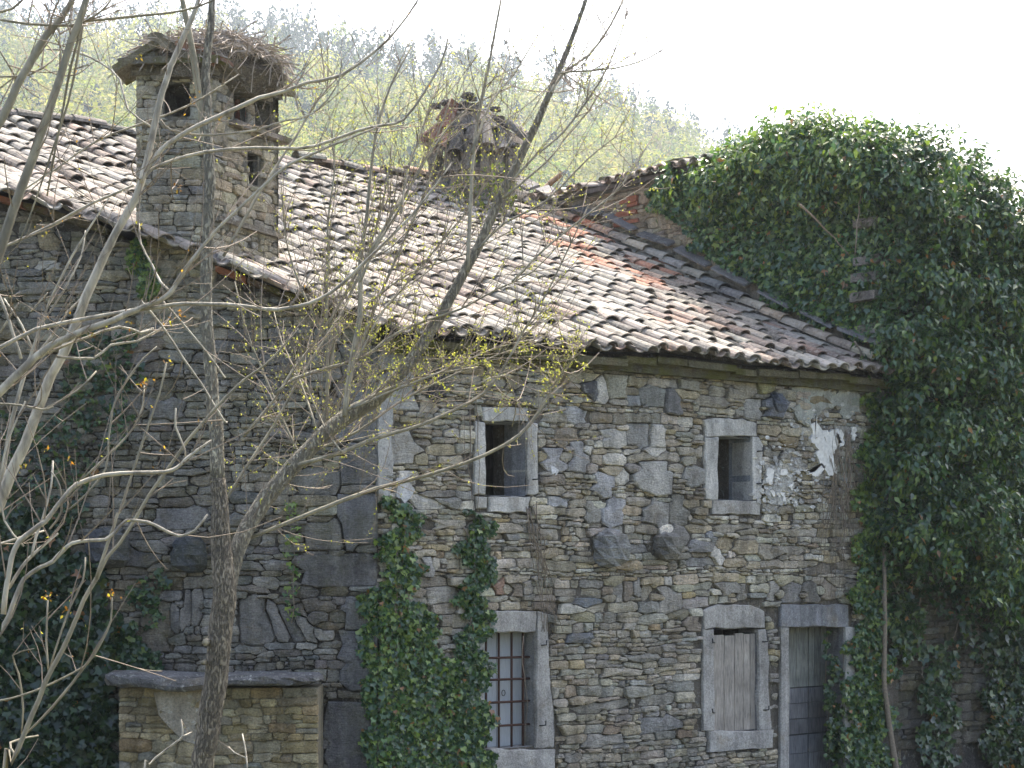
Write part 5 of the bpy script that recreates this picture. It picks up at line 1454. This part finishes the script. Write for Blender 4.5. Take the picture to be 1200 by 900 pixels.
tree('thick limb rising along the left edge to the top corner, before the tiled roof', (-70, 900),
 [[(-70, 560, 17), (-30, 400, 16), (0, 293, 15), (30, 207, 14), (48, 160, 13), (63, 113, 12), (75, 75, 11), (85, 45, 11), (100, 0, 10), (112, -50, 8)],
  [(-40, 200, 13), (0, 142, 13), (20, 100, 12), (33, 77, 12), (55, 40, 11), (73, 20, 9), (92, -15, 8)],
  [(98, 5, 4), (95, 30, 3.5), (83, 80, 4), (75, 120, 3.5), (66, 170, 3), (55, 230, 2.5)],
  [(0, 23, 4), (33, 28, 4), (83, 30, 4), (100, 25, 4), (167, 18, 4), (213, 13, 3.5), (250, 0, 3), (270, -20, 2.5)],
  [(-10, 90, 3), (33, 88, 3), (60, 72, 3), (70, 60, 2.5)], [(-10, 15, 4), (15, 10, 4), (35, -10, 3)],
  [(100, 25, 3), (120, 12, 3), (130, 0, 3)], [(97, 30, 4), (92, 60, 4), (80, 120, 3.5), (60, 180, 3), (40, 240, 2.5), (20, 290, 2)],
  [(0, 60, 3), (18, 90, 3), (15, 100, 2.4)], [(63, 113, 3), (70, 90, 2.5), (70, 40, 2), (66, 10, 2)]],
 8.0, M_LIMB, 60)
tree('sapling with one long smooth limb arching right across the wing wall', (-80, 900),
 [[(-60, 540, 15), (-20, 480, 15), (0, 460, 14), (30, 430, 13), (50, 412, 12), (73, 399, 11), (105, 385, 11), (133, 375, 10), (160, 363, 9), (187, 352, 9), (200, 342, 8), (215, 318, 7), (230, 298, 6), (255, 268, 5), (277, 247, 5), (313, 214, 5), (340, 192, 5), (372, 178, 4), (400, 166, 4), (440, 150, 3)],
  [(-20, 415, 6), (0, 407, 6), (43, 386, 6), (100, 373, 6), (150, 365, 6), (190, 359, 6), (217, 356, 6), (267, 357, 6), (300, 361, 6), (325, 363, 6), (350, 359, 6), (375, 350, 5.5), (397, 336, 5), (430, 305, 5), (455, 280, 4), (480, 255, 4), (505, 225, 3), (530, 190, 2)],
  [(36, 424, 4), (73, 406, 4), (100, 396, 4), (140, 383, 4), (165, 390, 4), (180, 385, 3), (130, 400, 2)], [(66, 418, 4), (110, 420, 4), (130, 404, 4), (160, 400, 3.5), (183, 388, 3), (195, 380, 2)],
  [(200, 342, 5), (188, 330, 4), (178, 310, 3), (165, 285, 2.6), (163, 262, 2)], [(205, 335, 4), (225, 310, 3.4), (237, 290, 3), (250, 270, 2)], [(190, 352, 3), (215, 380, 3), (240, 410, 3), (262, 440, 3), (263, 442, 2)],
  [(165, 352, 3), (190, 382, 3.4), (215, 420, 3.4), (236, 450, 3), (262, 492, 3), (266, 494, 2)]],
 8.6, M_PALE, 60, [(212, 368), (215, 372), (152, 382), (160, 384), (172, 447), (168, 449), (200, 378), (232, 437), (108, 395)])
tree('low sapling whose pale stem curves up from the lower left corner and sweeps right', (-20, 900),
 [[(-15, 800, 8), (0, 745, 8), (10, 722, 8), (20, 695, 8), (28, 678, 7), (45, 666, 7), (62, 658, 7), (74, 645, 7), (84, 637, 6), (105, 633, 6), (123, 632, 6), (136, 622, 5), (148, 610, 5), (172, 611, 5), (190, 620, 5), (210, 628, 4), (228, 622, 4), (243, 603, 3)],
  [(4, 720, 8), (8, 685, 8), (14, 655, 8), (22, 635, 8), (38, 622, 8), (52, 612, 7), (62, 600, 7), (75, 583, 7), (90, 568, 7), (122, 557, 7), (160, 554, 6), (193, 553, 6), (208, 547, 5), (217, 539, 5), (232, 527, 4), (248, 516, 3)],
  [(10, 690, 5), (25, 665, 5), (38, 650, 5), (50, 640, 4), (68, 625, 3)], [(37, 652, 4), (42, 630, 4), (50, 606, 3.4), (60, 570, 3), (62, 540, 3)],
  [(-20, 640, 5), (0, 637, 4), (30, 628, 4), (52, 622, 3)], [(58, 620, 3), (72, 600, 4), (70, 570, 3), (60, 552, 2.5)], [(217, 540, 3), (216, 525, 3), (206, 500, 3), (206, 478, 2.4)],
  [(28, 640, 3), (5, 610, 3), (0, 560, 3), (12, 510, 3), (30, 470, 2.5)]],
 7.2, M_PALE, 26, [(55, 525), (88, 526), (28, 545), (110, 517), (80, 536), (134, 540), (56, 698), (80, 718), (132, 697), (206, 470)], dl=.2)
tree('slender olive stem forking upward from the bottom left, in front of the dark ivy', (5, 900),
 [[(4, 925, 8), (14, 895, 8), (30, 856, 8), (45, 820, 8), (60, 785, 8), (73, 762, 7.5), (84, 738, 7), (97, 705, 7), (113, 677, 7), (126, 652, 5.5), (140, 637, 5), (163, 600, 5), (180, 572, 5), (200, 545, 5), (220, 517, 5), (243, 489, 4.5), (270, 460, 4), (290, 442, 4), (310, 428, 3.4), (330, 408, 3), (350, 385, 2)],
  [(113, 677, 5), (120, 655, 5), (128, 632, 5), (138, 602, 4.5), (140, 600, 4), (150, 570, 4), (163, 530, 4), (175, 495, 3.5), (187, 460, 3), (195, 425, 2.4)],
  [(77, 600, 3), (100, 580, 3), (124, 550, 3), (127, 515, 3), (132, 480, 3), (140, 460, 3), (158, 432, 3), (170, 418, 2.5), (184, 406, 2)],
  [(96, 562, 3), (125, 535, 3), (150, 510, 3), (163, 488, 3), (168, 470, 2.5), (169, 452, 2)],
  [(18, 885, 4), (12, 870, 4), (45, 862, 3)], [(30, 860, 3), (60, 830, 4), (85, 800, 4), (100, 780, 4), (110, 768, 4), (120, 750, 3.6), (130, 727, 3), (131, 700, 2.5)],
  [(-10, 823, 3), (10, 819, 3), (40, 810, 3), (77, 793, 3), (100, 780, 2.5)], [(57, 788, 3), (54, 750, 3), (56, 703, 2.4)], [(58, 785, 3), (72, 740, 3), (82, 712, 3), (97, 680, 3), (100, 653, 2.4)],
  [(50, 480, 3), (90, 458, 3), (113, 435, 2.6)], [(0, 473, 3), (25, 475, 3), (50, 480, 3), (62, 477, 2.5)], [(25, 860, 2), (27, 830, 3), (22, 790, 3), (15, 768, 2.5), (40, 760, 1.6)]],
 7.8, M_LIMB, 30, [(60, 698), (55, 697), (80, 717), (84, 720), (132, 697), (170, 448), (168, 450), (185, 404), (196, 423)], dl=.25)
tree('short thin sapling with pale twigs at the very left edge, crossing behind the smooth limb', (-10, 900),
 [[(-25, 640, 8), (-8, 590, 8), (2, 560, 7), (8, 525, 7), (15, 490, 7), (24, 455, 6.5), (30, 435, 6), (38, 410, 5), (48, 380, 4.4), (62, 345, 4), (85, 300, 3.6), (108, 262, 3), (128, 232, 2.4)],
  [(25, 420, 5), (15, 390, 5), (5, 360, 4.6), (-8, 330, 4)], [(38, 410, 4), (25, 380, 3.4), (15, 365, 3), (5, 350, 2.4)], [(30, 432, 4), (60, 395, 4), (80, 365, 3.4), (100, 345, 3), (115, 325, 2.4)],
  [(45, 385, 3), (75, 340, 3), (95, 300, 2.6), (100, 270, 2)], [(0, 390, 3), (12, 370, 3), (22, 355, 2)], [(36, 365, 3), (50, 350, 2.4), (56, 343, 2)]],
 9.6, M_PALE, 34, [(52, 268), (50, 320)], dl=.2)
tree('two thin pale twigs sprouting in front of the ochre ledge at the bottom', (160, 900),
 [[(168, 915, 3.6), (175, 896, 3.4), (190, 882, 3.2), (206, 870, 3), (214, 862, 3), (212, 843, 2.4)], [(214, 863, 2.4), (220, 860, 2), (224, 858, 1.5)], [(290, 905, 2.6), (288, 880, 2.4), (284, 860, 2)], [(288, 888, 2), (275, 882, 2), (268, 875, 1.6)]],
 12.6, M_PALE, 3, rootname='seedling')

# ================================================================== WOODED HILL
sky_line = [(-400, -10), (0, 38), (200, 36), (330, 44), (450, 68), (600, 95), (680, 110), (745, 135), (800, 160), (860, 190), (1000, 240), (1200, 290), (1700, 420)]
sx_, sy_ = zip(*sky_line)
def hill_pt(px, t):
    "t 0 (foot) .. 1 (crest)"
    lam = 150+t*430; yt = np.interp(px, sx_, sy_)+12
    zc = 2.9+(650-yt)/F*580; z = -3+(zc+3)*(.06+.94*t**1.12) if t > 0 else -3
    z += 5*math.sin(px*.013+t*5)*t*(1-t)+3*math.sin(px*.03+t*11)*t*(1-t)
    q = P(px, 650, lam); q[2] = z; return q
nx, nt_ = 46, 26; V = []; Fc = []
for j in range(nt_):
    for i in range(nx): V.append(hill_pt(-500+i*2400/(nx-1), j/(nt_-1)))
for j in range(nt_-1):
    for i in range(nx-1): a = j*nx+i; Fc.append((a, a+1, a+nx+1, a+nx))
last = [V[(nt_-1)*nx+i]+A*150-Z*(V[(nt_-1)*nx+i][2]+4) for i in range(nx)]
n0 = len(V); V += last
for i in range(nx-1): Fc.append(((nt_-1)*nx+i, (nt_-1)*nx+i+1, n0+i+1, n0+i))
M_HILL = simple('hill_soil', (.10, .10, .04), .95, .2, .4, .2)
mk('hill', np.array(V), Fc, None, M_HILL, kind='structure', smooth=True)
# forest: every crown is a cloud of small leaf clumps, with a stem
PTS, NRM, SZ, CO = [], [], [], []
trunks = MB()
fr_ = np.random.default_rng(12)
G1 = [(.20, .21, .045), (.25, .25, .07), (.15, .175, .035), (.25, .22, .10), (.09, .125, .035)]; G2 = [(.015, .03, .028), (.022, .038, .035)]
for k in range(2300):
    px = fr_.uniform(-150, 1000); t = fr_.uniform(.12, 1.0)**.8
    b = hill_pt(px, t); qx, qy, lam = proj(b)
    if qy > 300: continue
    con = fr_.random() < (.8 if (t > .8 and 280 < px < 520) else (.62 if t > .88 else .06))
    h = fr_.uniform(8, 14) if not con else fr_.uniform(10, 16); w = h*(.33 if not con else .27)
    n = 105 if not con else 100
    d = fr_.normal(0, 1, (n, 3)); d /= np.linalg.norm(d, axis=1)[:, None]; rr = fr_.uniform(.55, 1, (n, 1))**.6
    lump = 1+.28*np.sin(d[:, :1]*5+k)*np.cos(d[:, 1:2]*4+k*2)
    p = d*rr*lump
    if con:
        zz = fr_.random(n); p[:, 2] = zz*2-1; p[:, :2] *= (np.sqrt(np.clip(1-zz, 0, 1))*1.0+.05)[:, None]
    cpt = b+Z*h*.6
    PTS.append(cpt+p*np.array([w, w, h*.45])); NRM.append(d+Z*.3); SZ.append(np.full(n, 1.0 if not con else .95))
    base = np.array((G2 if con else G1)[fr_.integers(0, 2 if con else 5)])*fr_.uniform(.6, 1.3)
    CO.append(base*fr_.uniform(.75, 1.25, (n, 1)))
    if t > .3 and fr_.random() < .5:
        V, Fc = tube([b-Z*.5, b+Z*h*.5, b+Z*h*.6], [.16, .12, .08], 3, False); trunks.add(V, Fc)
PTS = np.concatenate(PTS); NRM = np.concatenate(NRM); SZ = np.concatenate(SZ); CO = np.concatenate(CO)
wood = leaves('distant_wood', PTS, NRM, SZ, CO*1.25, M_FOREST, None, tmpl=(LEAF_S, LEAF_ST), droop=0, spread=.28)
wood['label'] = 'hazy yellow-green spring wood covering the hillside beyond the roof'; wood['category'] = 'wood'
tk = mbo('distant_tree_trunks', trunks, M_TWIG, wood, kind='stuff')
# air
hz = MB(); hz.box(np.array([-450., -60, -5]), (1500, 0, 0), (0, 1100, 0), (0, 0, 205))
m, nt, b, out = mat('air'); nt.nodes.remove(b)
pv = nt.nodes.new('ShaderNodeVolumePrincipled'); pv.inputs['Color'].default_value = (.80, .90, 1, 1); pv.inputs['Density'].default_value = .0003; pv.inputs['Anisotropy'].default_value = .5
nt.links.new(pv.outputs[0], out.inputs['Volume'])
mbo('haze', hz, m, kind='stuff')
# ================================================================== GROUND
gx = np.linspace(-60, 60, 61); gy = np.linspace(-30, 60, 46)
V = []; Fc = []
for y in gy:
    for x in gx: V.append((x, y, .05*math.sin(x*.7)*math.cos(y*.9)*(1 if y < D-1 else .3)-.06))
V = np.array(V)
for j in range(len(gy)-1):
    for i in range(len(gx)-1): a = j*len(gx)+i; Fc.append((a, a+1, a+len(gx)+1, a+len(gx)))
M_GROUND = simple('grassy_soil', (.075, .075, .035), .95, 3, .5, .03)
g = mk('ground', V, Fc, None, M_GROUND, kind='structure')
